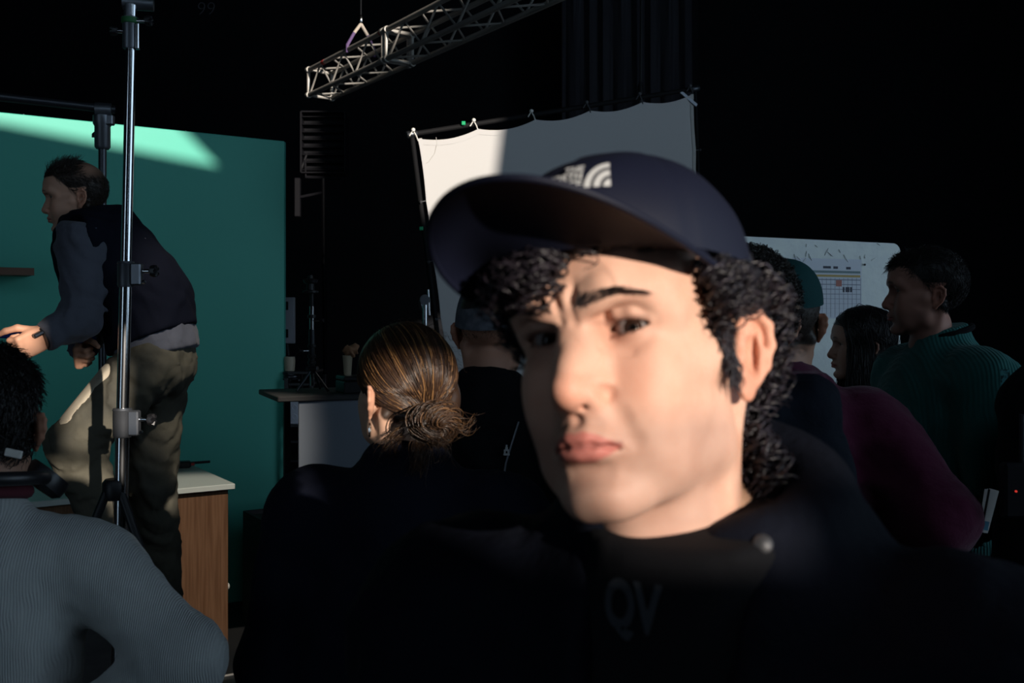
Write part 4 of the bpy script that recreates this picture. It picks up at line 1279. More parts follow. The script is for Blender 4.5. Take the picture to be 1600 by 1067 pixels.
def make_cap():
    na, nv = 108, 26
    rows = []
    for off in (0.0, -.0016):
        for i in range(nv + 1):
            v = .012 + (1 - .012) * i / nv
            r = []
            for k in range(na):
                az = 2 * math.pi * k / na
                sd = abs(((az + math.pi / 6) % (math.pi / 3)) - math.pi / 6) * .09 * math.sin(v * 1.57)
                g = -.0011 * math.exp(-(sd / .0016) ** 2)
                g += .0007 * math.sin(az * 7 + v * 9) * v + .0006 * math.sin(az * 3 - v * 6)
                r.append(crown_pt(az, v, off + (g if off == 0 else 0)))
            rows.append(r)
    V = [p for r in rows for p in r]; F = []
    n = nv + 1
    for L in (0, 1):
        for i in range(nv):
            for k in range(na):
                a = (L * n + i) * na + k; b = (L * n + i) * na + (k + 1) % na; c = b + na; d = a + na
                F.append((a, b, c, d) if L == 0 else (d, c, b, a))
    for k in range(na):
        a = nv * na + k; b = nv * na + (k + 1) % na
        F.append((a, b, b + n * na, a + n * na))
    F.append(tuple(range(na))); 
    mb = MB().add(V, F)
    cap = man_mb('cap', mb, M['navy_cap'])
    # brim
    def brim(u, w, t):
        ph = math.radians(66) * u
        I = crown_pt(ph, 1.0, -.0006)
        T = crown_pt(math.radians(66), 1.0)
        cu = max(math.cos(math.pi / 2 * u), 0)
        O = Vector((.0905 * math.sin(math.pi / 2 * u), T.y - (T.y + .118) * cu ** .78, .034 + (.0835 - .034) * cu ** 1.25))
        if abs(u) > .999: O = I.copy()
        P = I.lerp(O, w)
        P.z += .007 * math.sin(w * math.pi) * cu
        return P + Vector((0, 0, t))
    nu, nw = 60, 16
    mk = lambda t: [[brim(-1 + 2 * i / nu, j / nw, t * (1 if 0 < j else 1)) for j in range(nw + 1)] for i in range(nu + 1)]
    mb = MB().sheet(mk(0), (0, 0, -1), .0032)
    b = man_mb('brim', mb, M['navy_cap'], cap)
    e = MB().tube([brim(-1 + 2 * i / nu, 1.0, -.0016) for i in range(1, nu)], .0023, 8)
    man_mb('brim_binding', e, M['navy_cap'], cap)
    bt = MB().lathe([(.0005, .004), (.005, .0035), (.007, .001), (.0072, -.001)], crown_pt(0, .012) * .5 + crown_pt(math.pi, .012) * .5, 16)
    man_mb('button', bt, M['navy_cap'], cap)
    # stitched logo: three lines of lettering beside a quarter dome
    az0, v0 = math.radians(15), .635
    def onto(s, t, h=.0008):                    # s to his left, t up, metres
        return crown_pt(az0 + s / .100, v0 - t / .135, h)
    mb = MB()
    for i, w in enumerate(('THE', 'NORTH', 'FACE')):
        cu = bpy.data.curves.new('t', 'FONT'); cu.body = w; cu.size = .0098; cu.align_x = 'RIGHT'; cu.extrude = 0.0; cu.resolution_u = 3; cu.offset = .00035
        cu.space_character = 1.02
        t = bpy.data.objects.new('t', cu); COL.objects.link(t)
        me = bpy.data.meshes.new_from_object(t.evaluated_get(bpy.context.evaluated_depsgraph_get()))
        P = [p.co.copy() for p in me.vertices]; Fc = [tuple(p.vertices) for p in me.polygons]
        bpy.data.objects.remove(t); bpy.data.curves.remove(cu); bpy.data.meshes.remove(me)
        top = [onto(p.x - .0005, p.y + .0050 - .0082 * i, .0015) for p in P]
        mb.add(top, Fc)
    for r0, r1 in ((.0, .0055), (.0080, .0130), (.0155, .0205)):   # quarter dome
        m_ = 14; inner, outer = [], []
        for k in range(m_ + 1):
            a = math.pi / 2 * k / m_
            inner.append(onto(.0015 + (.0205 - r0 * math.cos(a)) * 1.0 - .0, -.0118 + r0 * math.sin(a) * 1.2, .0015))
            outer.append(onto(.0015 + (.0205 - r1 * math.cos(a)) * 1.0 - .0, -.0118 + r1 * math.sin(a) * 1.2, .0015))
        mb.sheet([inner, outer])
    man_mb('cap_logo', mb, M['emblem'], cap, smooth=False)
    return cap
make_cap()


# ---- curls
def curls(roots, norms, length, amp, gravity, thick, drift=None, M_=26, turns=(2.2, 4.2), seed=1, tint=(.013, .010, .014), clear=True):
    r = np.random.default_rng(seed); n = len(roots)
    t = np.linspace(0, 1, M_)[None, :, None]
    L = length if np.ndim(length) else r.uniform(.7, 1.25, n) * length
    L = np.asarray(L)[:, None, None]
    D = norms + r.normal(0, .35, (n, 3)); 
    if drift is not None: D = D + drift
    D /= np.linalg.norm(D, axis=1, keepdims=True)
    G = np.array((0, 0, -1.0))
    base = roots[:, None] + D[:, None] * L * (t * .75 - .30 * t ** 2) + G * L * gravity * t ** 1.7
    T = np.gradient(base, axis=1); T /= np.linalg.norm(T, axis=2, keepdims=True) + 1e-9
    ref = r.normal(0, 1, (n, 1, 3)); U = np.cross(T, ref); U /= np.linalg.norm(U, axis=2, keepdims=True) + 1e-9; W = np.cross(T, U)
    tn = r.uniform(*turns, n)[:, None, None]; ph = r.uniform(0, 6.28, n)[:, None, None]; sg = r.choice([-1, 1], n)[:, None, None]
    A = amp * r.uniform(.6, 1.3, n)[:, None, None] * np.clip(t * 4, 0, 1)
    P = base + A * (U * np.cos(tn * 6.283 * t + ph) + W * np.sin(tn * 6.283 * t + ph) * sg)
    R = thick * r.uniform(.7, 1.3, (n, 1)) * np.interp(t[0, :, 0], [0, .2, .8, 1], [.8, 1, .8, .25])[None]
    C = np.array(tint) * r.uniform(.5, 1.7, (n, 1, 1)) * np.ones((1, M_, 1))
    x, y, z = P[..., 0], P[..., 1], P[..., 2]
    bad = ((np.abs(x) > .066) & (y > .052) & (y < .122) & (z > -.066) & (z < .002)) if clear else np.zeros_like(x, bool)
    bad |= (z > .046) & (y > .004)
    bad |= (z > .062)
    ok = ~bad.any(1)
    return strands(P[ok], R[ok], C[ok])


def join(parts):
    V, Q, C, o = [], [], [], 0
    for v, q, c in parts: V.append(v); Q.append(np.asarray(q) + o); C.append(c); o += len(v)
    return np.concatenate(V), np.concatenate(Q), np.concatenate(C)


def pick(mask, n, seed):
    i = np.nonzero(mask)[0]; r = np.random.default_rng(seed); return r.choice(i, n, replace=len(i) < n)


def man_hair():
    x, y, z = HV.T
    parts = []
    # dark under-volume behind and beside the head
    f = Field((-.12, -.03, -.16), (.12, .215, .10), .003)
    f.ell((0, .100, .030), (.086, .098, .070)); f.ell((0, .128, -.030), (.072, .066, .070), .03)
    f.ell((0, .125, -.085), (.060, .055, .045), .03)
    for s in SIDES: f.ell((s * .066, .050, .030), (.018, .045, .030), .02)
    f.wrinkle(.0024, 90, 3); f.cut((0, .088, 0), (0, -1, -.75), .01)
    for s in SIDES: f.ell((s * .088, .080, -.026), (.036, .046, .044), .006, op='sub'); f.ell((s * .078, .080, -.075), (.030, .036, .036), .006, op='sub')
    f.cut((0, 0, .075), (0, 0, 1))
    v, q = f.mesh(); parts.append((v, q, np.tile((.006, .005, .007), (len(v), 1))))
    ear = (np.abs(x) > .072) & (y > .07) & (y < .125) & (z < .018) & (z > -.065)
    side = (np.abs(x) > .045) & (y > .012 + (.058 - z) * .62) & (y < .090) & (z > -.014) & (z < .064) & ~ear
    back = (y > .100) & (z > -.085) & (z < .055) & ~ear
    nape = (y > .105) & (z > -.125) & (z <= -.050)
    i = pick(side, 900, 11); parts.append(curls(HV[i], HN[i], .042, .0065, .30, .00105, drift=np.array((0, .35, -.2)), seed=12))
    i = pick(back, 1900, 13); parts.append(curls(HV[i], HN[i], .062, .0080, .40, .00115, seed=14))
    i = pick(nape, 520, 15); parts.append(curls(HV[i], HN[i], .060, .0085, .55, .00115, seed=16))
    burn = (x > .055) & (y > .050) & (y < .078) & (z > -.030) & (z < .015) & ~ear
    i = pick(burn, 260, 17); parts.append(curls(HV[i], HN[i], .016, .0018, .75, .0006, drift=np.array((0, .1, -1.6)), M_=14, turns=(.6, 1.4), seed=18, clear=False))
    burn = (x < -.055) & (y > .050) & (y < .078) & (z > -.030) & (z < .015) & ~ear
    i = pick(burn, 160, 17); parts.append(curls(HV[i], HN[i], .016, .0018, .75, .0006, drift=np.array((0, .1, -1.6)), M_=14, turns=(.6, 1.4), seed=18, clear=False))
    fr = (z > .046) & (z < .064) & (y < .03) & (x < .002) & (x > -.058)
    i = pick(fr, 330, 19); parts.append(curls(HV[i], HN[i], .044, .0080, .42, .0010, drift=np.array((-.1, -.25, -.55)), seed=20, turns=(1.6, 3.0)))
    fr = (z > .052) & (z < .066) & (y < .045) & (x >= .004) & (x < .062)
    i = pick(fr, 90, 21); parts.append(curls(HV[i], HN[i], .022, .0055, .25, .0008, drift=np.array((.0, -.1, -.35)), seed=22, turns=(1.0, 2.2)))
    V, Q, C = join(parts)
    man_obj('hair', head_to(V, MH), Q, C, M['curls'])
man_hair()


# ---- his body, t-shirt and jacket
def man_clothes():
    yaw = math.radians(-24)
    B = Matrix.Translation((.130, .705, 0)) @ Matrix.Rotation(yaw, 4, 'Z')       # body frame: faces -Y
    org = np.array((.16, .76, 0), np.float32)
    tf = lambda V: head_to(V, B) - org
    # bare body under the clothes: torso, arms, legs in one surface
    def torso(f, g, legs=True, arms=True):
        f.ell((0, .0, .97), (.165 + g, .115 + g, .14 + g)); f.ell((0, 0, 1.12), (.150 + g, .108 + g, .16), .06)
        f.ell((0, .0, 1.28), (.170 + g, .118 + g, .17 + g), .06)
        f.cone((-.165, .012, 1.405), (.165, .012, 1.405), .058 + g, .058 + g, .05)
        f.cone((0, .03, 1.40), (0, .015, 1.49), .085 + g, .060 + g * .5, .06)
        for s in SIDES:
            if arms:
                f.path([(s * .195, .012, 1.395), (s * .245, .03, 1.12), (s * .225, -.05, .87)], [.056 + g, .046 + g, .032 + g], .04)
            if legs:
                f.path([(s * .090, 0, .93), (s * .10, -.01, .50), (s * .105, .02, .09)], [.092 + g, .060 + g, .043 + g], .04)
        return f
    f = torso(Field((-.32, -.17, .04), (.32, .17, 1.56), .012), -.010)
    for s in SIDES: f.cone((s * .105, .01, .05), (s * .115, -.14, .045), .038, .032, .02)
    v, q = f.mesh(1)
    c = np.tile((.5, .3, .2), (len(v), 1))
    hv, hq = hand_mesh(.003, .45)
    parts = [(bodyV - org, HQ, HC), (tf(v), q, c)]
    for s in SIDES:
        hm = Matrix.Translation((s * .225, -.055, .855)) @ Matrix.Rotation(math.radians(90 * s), 4, 'Z') @ Matrix.Diagonal((1, 1, 1, 1))
        vv = hv.copy()
        if s > 0: vv[:, 0] *= -1
        qq = hq if s < 0 else hq[:, ::-1]
        parts.append((tf(head_to(vv, hm)), qq, np.tile((.5, .3, .2), (len(vv), 1))))
    V, Q, C = join(parts)
    lk('body', np_mesh('body', V, Q, col=C), M['skin'], man)
    # t-shirt
    f = torso(Field((-.26, -.17, .85), (.26, .17, 1.56), .008), .008, legs=False, arms=False)
    f.cone((0, -.004, 1.40), (0, -.016, 1.56), .086, .074, .03)
    f.cut((0, -.02, 1.520), (0, -.25, 1)); f.cut((0, 0, .88), (0, 0, -1))
    v, q = f.mesh(1)
    tee_v = v
    tee = lk('t_shirt', np_mesh('t_shirt', tf(v), q), M['black_tee'], man)
    # trousers and shoes
    f = Field((-.25, -.2, .03), (.25, .2, 1.05), .012)
    f.ell((0, .0, .97), (.172, .125, .11))
    for s in SIDES: f.path([(s * .090, 0, .93), (s * .10, -.01, .50), (s * .105, .02, .07)], [.102, .075, .072], .04)
    f.cut((0, 0, 1.02), (0, 0, 1)); f.wrinkle(.002, 12, 2)
    v, q = f.mesh(1); lk('trousers', np_mesh('trousers', tf(v), q), M['black_tee'], man)
    for s in SIDES:
        f = Field((-.06 + s * .11, -.22, -.005), (.06 + s * .11, .09, .13), .006)
        f.cone((s * .105, .02, .05), (s * .118, -.15, .042), .045, .038, .02); f.cone((s * .105, .02, .05), (s * .105, .02, .11), .045, .040, .01); f.cut((0, 0, .004), (0, 0, -1)); f.cut((0, 0, .115), (0, 0, 1))
        v, q = f.mesh(1); lk('shoe', np_mesh('shoe', tf(v), q), M['black_tee'], man)
    # jacket: open front, thick stand-up collar
    f = torso(Field((-.36, -.20, .78), (.36, .20, 1.66), .006), .030, legs=False)
    f.ell((0, 0, .97), (.20, .15, .20), .05)
    f.wrinkle(.0030, 16, 5, (1, 1, .8)); f.wrinkle(.0011, 60, 9)
    # hollow it: remove the inside wedge at the open front and the neck
    f.path([(0, .010, 1.30), (0, .0, 1.47), (0, -.012, 1.62)], [.10, .074, .080], .01, op='sub')
    # collar ring, open in front
    pts = []
    for k in range(25):
        a = math.radians(-160 + 320 * k / 24)                 # 0 = back
        r_ = .084
        zz = 1.550 - .055 * (1 - math.cos(a)) * .5 - .004 * abs(math.sin(a))
        pts.append((r_ * math.sin(a) * .98, .030 + r_ * math.cos(a) * .92, zz))
    f.path(pts, .020, .02)
    f.path([(p[0] * 1.12, p[1] * 1.06 - .0, p[2] - .048) for p in pts], .028, .03)
    g = f.sl((-.05, -.30, .7), (.06, -.02, 1.62)); sl, X, Y, Z = g
    half = .010 + np.clip((Z - 1.10) / .42, 0, 1) * .045
    d = np.maximum(np.abs(X + .004) - half, Y + .065) + 0 * Z
    f.comb(d.astype(np.float32), sl, .012, 'sub')
    f.cut((0, 0, .82), (0, 0, -1))
    v, q = f.mesh(1)
    jk = lk('jacket', np_mesh('jacket', tf(v), q), M['navy_jacket'], man)
    # seam rolls, placket, snap
    def surf(px, pz, side=-1):
        d = (v[:, 0] - px) ** 2 + (v[:, 2] - pz) ** 2 + np.where(v[:, 1] * side < .0, 1, 0)
        return v[np.argmin(d)]
    def roll(name, pts, r, m):
        P = [surf(*p) for p in pts]
        P = [P[0]] + [(P[i - 1] + P[i] * 2 + P[i + 1]) / 4 for i in range(1, len(P) - 1)] + [P[-1]]
        W = [tuple(p) for p in tf(np.array(P))]
        MB().tube(W, r, 8).build(name, m, jk, smooth=True)
    roll('front_seam', [(.070 + .014 * i / 10, 1.44 - .05 * i) for i in range(11)], .004, M['navy_jacket'])
    roll('shoulder_seam', [(.215 - .004 * i, 1.47 - .03 * i) for i in range(8)], .0035, M['navy_jacket'])
    W = tf(v) + org; sx = W[:, 0] / W[:, 1] * FPX + 800; sy = 501 - (W[:, 2] - CAM_Z) / W[:, 1] * FPX
    nr = np.nonzero((np.abs(sx - 1200) < 14) & (np.abs(sy - 838) < 14))[0]
    p = (W - org)[nr[np.argmin(W[nr, 1])]] if len(nr) else (W - org)[0]
    n_ = Vector((-.1, -1, .45)).normalized()
    MB().lathe([(.0005, .004), (.004, .0036), (.0062, .002), (.0068, -.002)], p, 16, n_.to_track_quat('Z', 'Y').to_matrix()).build('snap', M['chrome_dull'], jk, smooth=True)
    # faded print on the shirt
    cu = bpy.data.curves.new('t', 'FONT'); cu.body = 'QV'; cu.size = .042; cu.resolution_u = 4; cu.offset = .0016
    t = bpy.data.objects.new('t', cu); COL.objects.link(t)
    me = bpy.data.meshes.new_from_object(t.evaluated_get(bpy.context.evaluated_depsgraph_get()))
    import bmesh
    bm = bmesh.new(); bm.from_mesh(me); bmesh.ops.triangulate(bm, faces=bm.faces); bmesh.ops.subdivide_edges(bm, edges=bm.edges, cuts=2, use_grid_fill=True); bm.to_mesh(me); bm.free()
    tv = tee_v
    for p in me.vertices:
        X, Z = (p.co.x - .060) * .66, 1.455 + p.co.y
        d = (tv[:, 0] - X) ** 2 + (tv[:, 2] - Z) ** 2 + np.where(tv[:, 1] > -.02, 1, 0)
        k = np.argsort(d)[:4]; w = 1 / (d[k] + 1e-6); yy = (tv[k, 1] * w).sum() / w.sum()
        p.co = (X, yy - .0025, Z)
    me.transform(B); me.transform(Matrix.Translation(-Vector(org.tolist())))
    bpy.data.objects.remove(t); bpy.data.curves.remove(cu)
    me.materials.clear(); o = lk('shirt_print', me, M['tee_print'], tee, smooth=True)
    return jk, tee, tf, v
M['chrome_dull'] = mat('worn_nickel', (.05, .05, .055), .5, metal=.5)
JK, TEE, TF, JV = man_clothes()


# ================================================================ the crew behind him
M['skin2'] = mat('skin_plain', (.5, .3, .2), .5, spec=.3, vcol=True)
M['hair2'] = mat('hair_strands', (.02, .015, .012), .36, spec=.5, vcol=True)
M['black_cloth'] = mat('black_cloth', (.0045, .0048, .006), .9, spec=.12, bump=(150, .3, .003))
M['navy_cloth'] = mat('navy_cloth', (.0040, .0052, .0120), .9, spec=.12, bump=(150, .3, .003))
M['navy_hoodie'] = mat('dark_navy_hoodie', (.0060, .0085, .0150), .9, spec=.12, bump=(120, .4, .003))
M['maroon'] = mat('maroon_sweatshirt', (.072, .008, .030), .9, spec=.15, sheen=.15, bump=(120, .4, .003))
M['green_knit'] = mat('ribbed_green_sweater', (.024, .130, .122), .9, spec=.12, sheen=.1, wave=(34, .5, .003, 'X'), noise=(7, (.017, .098, .094), .35, .7))
M['grey_knit'] = mat('ribbed_grey_blue_sweater', (.40, .415, .405), .92, spec=.12, sheen=.15, wave=(95, .7, .002, 'X'), noise=(6, (.31, .33, .33), .35, .7))
M['dark_trousers'] = mat('black_trousers', (.007, .007, .008), .9, spec=.15, bump=(120, .3, .003))
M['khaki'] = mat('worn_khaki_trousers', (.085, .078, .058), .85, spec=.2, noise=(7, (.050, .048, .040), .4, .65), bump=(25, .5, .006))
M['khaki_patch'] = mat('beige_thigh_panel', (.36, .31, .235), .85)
M['slate'] = mat('slate_sweatshirt', (.085, .090, .115), .9, spec=.15, sheen=.1, bump=(90, .4, .003))
M['grey_felt'] = mat('charcoal_cap_felt', (.075, .080, .098), .95, spec=.1, noise=(60, (.105, .11, .13), .4, .6), bump=(260, .6, .002))
M['green_cap'] = mat('dark_green_cap_cotton', (.006, .048, .050), .85, spec=.2, bump=(300, .3, .002))
M['shoe'] = mat('dark_shoe', (.012, .012, .013), .6)
M['silver'] = mat('silver', (.75, .74, .72), .2, metal=1)
M['burgundy'] = mat('burgundy_collar', (.085, .012, .022), .9)

HEADS = {}
def base_head(kind):
    if kind not in HEADS:
        f = head_field(.0026, female=(kind == 'f'), neck=((0, .082, -.095), (0, .095, -.235)), neck_r=((.047, .050) if kind == 'f' else (.054, .059)))
        V, Q = f.mesh(1)
        HEADS[kind] = (V, Q, vnormals(V, Q))
    return HEADS[kind]
HANDS = {'relaxed': hand_mesh(.003, .42), 'fist': hand_mesh(.003, 1.05, 1.0)}
PIV = Vector((0, .085, -.115))               # skull base in the head frame
NECK = Vector((0, .012, 1.525))              # the same point in the body frame of a 1.75 m figure


def torso_prims(f, g, s_arms, legs, slim=1.0, legs_path=None, sleeve_to=1.0, neck=True):
    w = slim
    f.ell((0, 0, .97), (.165 * w + g, .118 + g, .14 + g)); f.ell((0, 0, 1.12), (.148 * w + g, .110 + g, .16), .06)
    f.ell((0, 0, 1.28), (.168 * w + g, .120 + g, .17 + g), .06)
    f.cone((-.160 * w, .012, 1.400), (.160 * w, .012, 1.400), .058 + g, .058 + g, .05)
    if neck: f.cone((0, .03, 1.40), (0, .015, 1.49), .085 + g, .060 + g * .5, .06)
    for a in s_arms:
        f.path(a, [.056 + g, .045 + g, .033 + g], .04)
    if legs:
        for l in (legs_path or [[(s * .090, 0, .93), (s * .10, -.01, .50), (s * .105, .02, .09)] for s in SIDES]):
            f.path(l, [.090 + g, .060 + g, .042 + g], .04)
    return f


def std_arms(slim=1.0): return {s: [(s * .192 * slim, .012, 1.395), (s * .240 * slim, .035, 1.12), (s * .235 * slim, -.06, .87)] for s in SIDES}


def person(label, skull, yaw_b, yaw_h, top, pitch=0.0, roll=0.0, kind='m', tone=(.50, .29, .20), hair_col=(.02, .014, .011), scalp=None,
           arms=None, slim=1.0, trousers='dark_trousers', hands=('relaxed', 'relaxed'), top_gap=.018, hem=.93, sleeve_cut=None, wr=(.0024, 15, 1),
           group=None, stubble=.35, nf=.012, neckline=1.500, res=.0085, base_z=0.0, bscale=None, collar=None, cut_dir=(0, -.25, 1)):
    """A standing figure. skull: world position of the skull's centre; returns everything needed to dress it further."""
    HVm, HQm, HNm = base_head(kind)
    Rh = Matrix.Rotation(yaw_h, 3, 'Z') @ Matrix.Rotation(pitch, 3, 'X') @ Matrix.Rotation(roll, 3, 'Y')
    hs = .94 if kind == 'f' else 1.0
    skull = Vector(skull)
    org_h = skull - Rh @ (Vector((0, .08, .03)) * hs)
    piv = org_h + Rh @ (PIV * hs)
    s_ = bscale or (piv.z - base_z) / NECK.z
    Rb = Matrix.Rotation(yaw_b, 3, 'Z')
    org_b = piv - Rb @ (Vector((0, nf, NECK.z)) * s_); org_b.z = base_z
    H = Matrix.Translation(org_h) @ Rh.to_4x4() @ Matrix.Scale(hs, 4)
    B = Matrix.Translation(org_b) @ Rb.to_4x4() @ Matrix.Scale(s_, 4)
    root = thing('person', label, 'person', (org_b.x, org_b.y, base_z), 0, group)
    o3 = np.array((org_b.x, org_b.y, base_z), np.float32)
    hb = lambda V: head_to(V, H) - o3
    bb = lambda V: head_to(V, B) - o3
    arms = arms or std_arms(slim)
    # body: torso, arms and legs in one, head and hands grown on
    f = torso_prims(Field((-.62, -.55, .04), (.62, .55, 1.56), .015), -.013, arms.values(), True, slim)
    for s in SIDES: f.cone((s * .105, .01, .05), (s * .115, -.13, .045), .036, .031, .02)
    v, q = f.mesh(1)
    C = head_paint(HVm, tone=tone, scalp=scalp, hair_col=hair_col, stubble=stubble, female=(kind == 'f'), brows=True)
    # a simple painted eye in the lid opening keeps the gaze; real balls are added below
    parts = [(hb(HVm), HQm, C), (bb(v), q, np.tile(tone, (len(v), 1)))]
    for i, s in enumerate(SIDES):
        sh_, el, wr_ = [Vector(p) for p in arms[s]]
        d = (wr_ - el).normalized()
        z_ = -d; x_ = Vector((0, -1, 0)) if abs(d.y) < .8 else Vector((0, 0, 1))
        x_ = (x_ - z_ * x_.dot(z_)).normalized(); y_ = z_.cross(x_)
        if (y_.x * s) < 0: x_side = -1
        else: x_side = 1
        hv, hq = HANDS[hands[i]]
        # palm (-Y) turns inward, thumb (+X) forward
        R_ = Matrix((x_, y_, z_)).transposed()
        hv = hv.copy(); hq_ = hq
        if x_side < 0: hv[:, 1] *= -1; hq_ = hq[:, ::-1]
        hm = Matrix.Translation(wr_ - d * .01) @ R_.to_4x4()
        parts.append((bb(head_to(hv, hm)), hq_, np.tile(np.array(tone) * (1, .93, .9), (len(hv), 1))))
    V, Q, C = join(parts)
    lk('body', np_mesh('body', V, Q, col=C), M['skin2'], root)
    for s in SIDES:
        c = Vector((s * EYE_C[0], EYE_C[1], EYE_C[2]))
        V, F, C = eye_mesh((0, -1, -.05), n=14)
        lk('eye', np_mesh('eye', hb(V + np.array(c)), F, col=C), M['eye'], root)
    # garment
    zmax = 1.60
    f = torso_prims(Field((-.62, -.55, hem - .05), (.62, .55, zmax), res), top_gap, arms.values(), False, slim)
    if collar == 'mock': f.cone((0, .022, 1.44), (0, .008, 1.535), .075, .062, .02)
    if collar == 'hood':
        f.path([(-.10, .00, 1.475), (-.085, .085, 1.490), (0, .125, 1.480), (.085, .085, 1.490), (.10, .0, 1.475)], [.030, .042, .050, .042, .030], .03)
        f.path([(-.085, .10, 1.42), (0, .150, 1.38), (.085, .10, 1.42)], [.040, .050, .040], .05)
    if collar == 'roll':
        f.path([(.085 * math.sin(a), .022 - .085 * math.cos(a), 1.492 + .012 * math.cos(a) * -1) for a in np.linspace(0, 2 * math.pi, 17)], .020, .015)
    if collar == 'crew':
        f.cone((0, .02, 1.45), (0, .012, 1.515), .074, .066, .02)
    f.wrinkle(wr[0], wr[1], wr[2]); f.wrinkle(wr[0] * .4, wr[1] * 3.3, wr[2] + 7)
    f.cut((0, 0, hem), (0, 0, -1), .008)
    f.cut((0, 0, neckline if collar is None else 1.535), cut_dir)
    for s in SIDES:
        sh_, el, wr_ = [np.array(p, float) for p in arms[s]]
        t = 1.0 if not sleeve_cut else sleeve_cut[0 if s < 0 else 1]
        p = el + (wr_ - el) * t; d = (wr_ - el) / np.linalg.norm(wr_ - el)
        g = f.sl(p - .13, p + .13)
        if g is not None:
            sl, X, Y, Z = g
            e = (X - p[0]) * d[0] + (Y - p[1]) * d[1] + (Z - p[2]) * d[2]
            rad_ = np.sqrt(np.maximum((X - p[0]) ** 2 + (Y - p[1]) ** 2 + (Z - p[2]) ** 2 - e ** 2, 0))
            f.comb(np.maximum(-e, rad_ - .072).astype(np.float32), sl, .004, 'sub')
            if t < .95:                    # wipe the rest of the forearm
                f.path([tuple(p + d * .03), tuple(wr_)], [.075, .06], 0, op='sub')
    v, q = f.mesh(1)
    tm = lk(top[0], np_mesh(top[0], bb(v), q), M[top[1]], root)
    # trousers, shoes
    f = Field((-.26, -.22, .03), (.26, .22, 1.06), .012)
    f.ell((0, 0, .97), (.172 * slim, .128, .11))
    for s in SIDES: f.path([(s * .090, 0, .93), (s * .10, -.01, .50), (s * .105, .02, .07)], [.100, .074, .070], .04)
    f.cut((0, 0, max(1.02, hem + .03)), (0, 0, 1)); f.wrinkle(.002, 12, 2)
    v2, q2 = f.mesh(1); lk('trousers', np_mesh('trousers', bb(v2), q2), M[trousers], root)
    for s in SIDES:
        f = Field((-.07 + s * .11, -.22, -.006), (.07 + s * .11, .09, .13), .008)
        f.cone((s * .105, .02, .05), (s * .118, -.15, .042), .045, .038, .02); f.cone((s * .105, .02, .05), (s * .105, .02, .11), .045, .040, .01); f.cut((0, 0, .003), (0, 0, -1)); f.cut((0, 0, .115), (0, 0, 1))
        v3, q3 = f.mesh(1); lk('shoe', np_mesh('shoe', bb(v3), q3), M['shoe'], root)
    return dict(root=root, H=H, B=B, hb=hb, bb=bb, top=tm, tv=v, o3=o3, HV=HVm, HN=HNm, s=s_, hs=hs)


def phair(P, parts, name='hair', m='hair2'):
    V, Q, C = join(parts)
    return lk(name, np_mesh(name, P['hb'](V), Q, col=C), M[m], P['root'])


def flow_hair(P, mask, n, seed, length, flow, lift=.25, thick=.0006, tint=(.02, .014, .011), M_=9, wav=.0015):
    """Short hair lying along a flow direction (head frame)."""
    r = np.random.default_rng(seed); HVm, HNm = P['HV'], P['HN']
    i = pick(mask, n, seed); R0, N0 = HVm[i], HNm[i]
    D = np.asarray(flow(R0) if callable(flow) else np.tile(flow, (n, 1)), float) + r.normal(0, .25, (n, 3))
    D = D - N0 * (D * N0).sum(1, keepdims=True); D /= np.linalg.norm(D, axis=1, keepdims=True) + 1e-9
    D = D + N0 * lift * r.uniform(.4, 1.5, (n, 1))
    L = (length * r.uniform(.7, 1.3, n))[:, None, None]; t = np.linspace(0, 1, M_)[None, :, None]
    c = np.array((0, .08, .03))
    pth = R0[:, None] + D[:, None] * L * t
    # hug the skull
    k0 = R0 - c; rad = np.linalg.norm(k0, axis=1)[:, None, None]
    q = pth - c; ln = np.linalg.norm(q, axis=2, keepdims=True)
    pth = c + q / ln * (ln * .35 + .65 * (rad + lift * .35 * L * t))
    pth = pth + wav * np.sin(t * 9 + r.uniform(0, 6, (n, 1, 1))) * r.normal(0, 1, (n, 1, 3))
    Rr = thick * r.uniform(.7, 1.3, (n, 1)) * np.linspace(1, .35, M_)[None]
    C = np.array(tint) * r.uniform(.45, 1.8, (n, 1, 1)) * np.ones((1, M_, 1))
    return strands(pth, Rr, C)


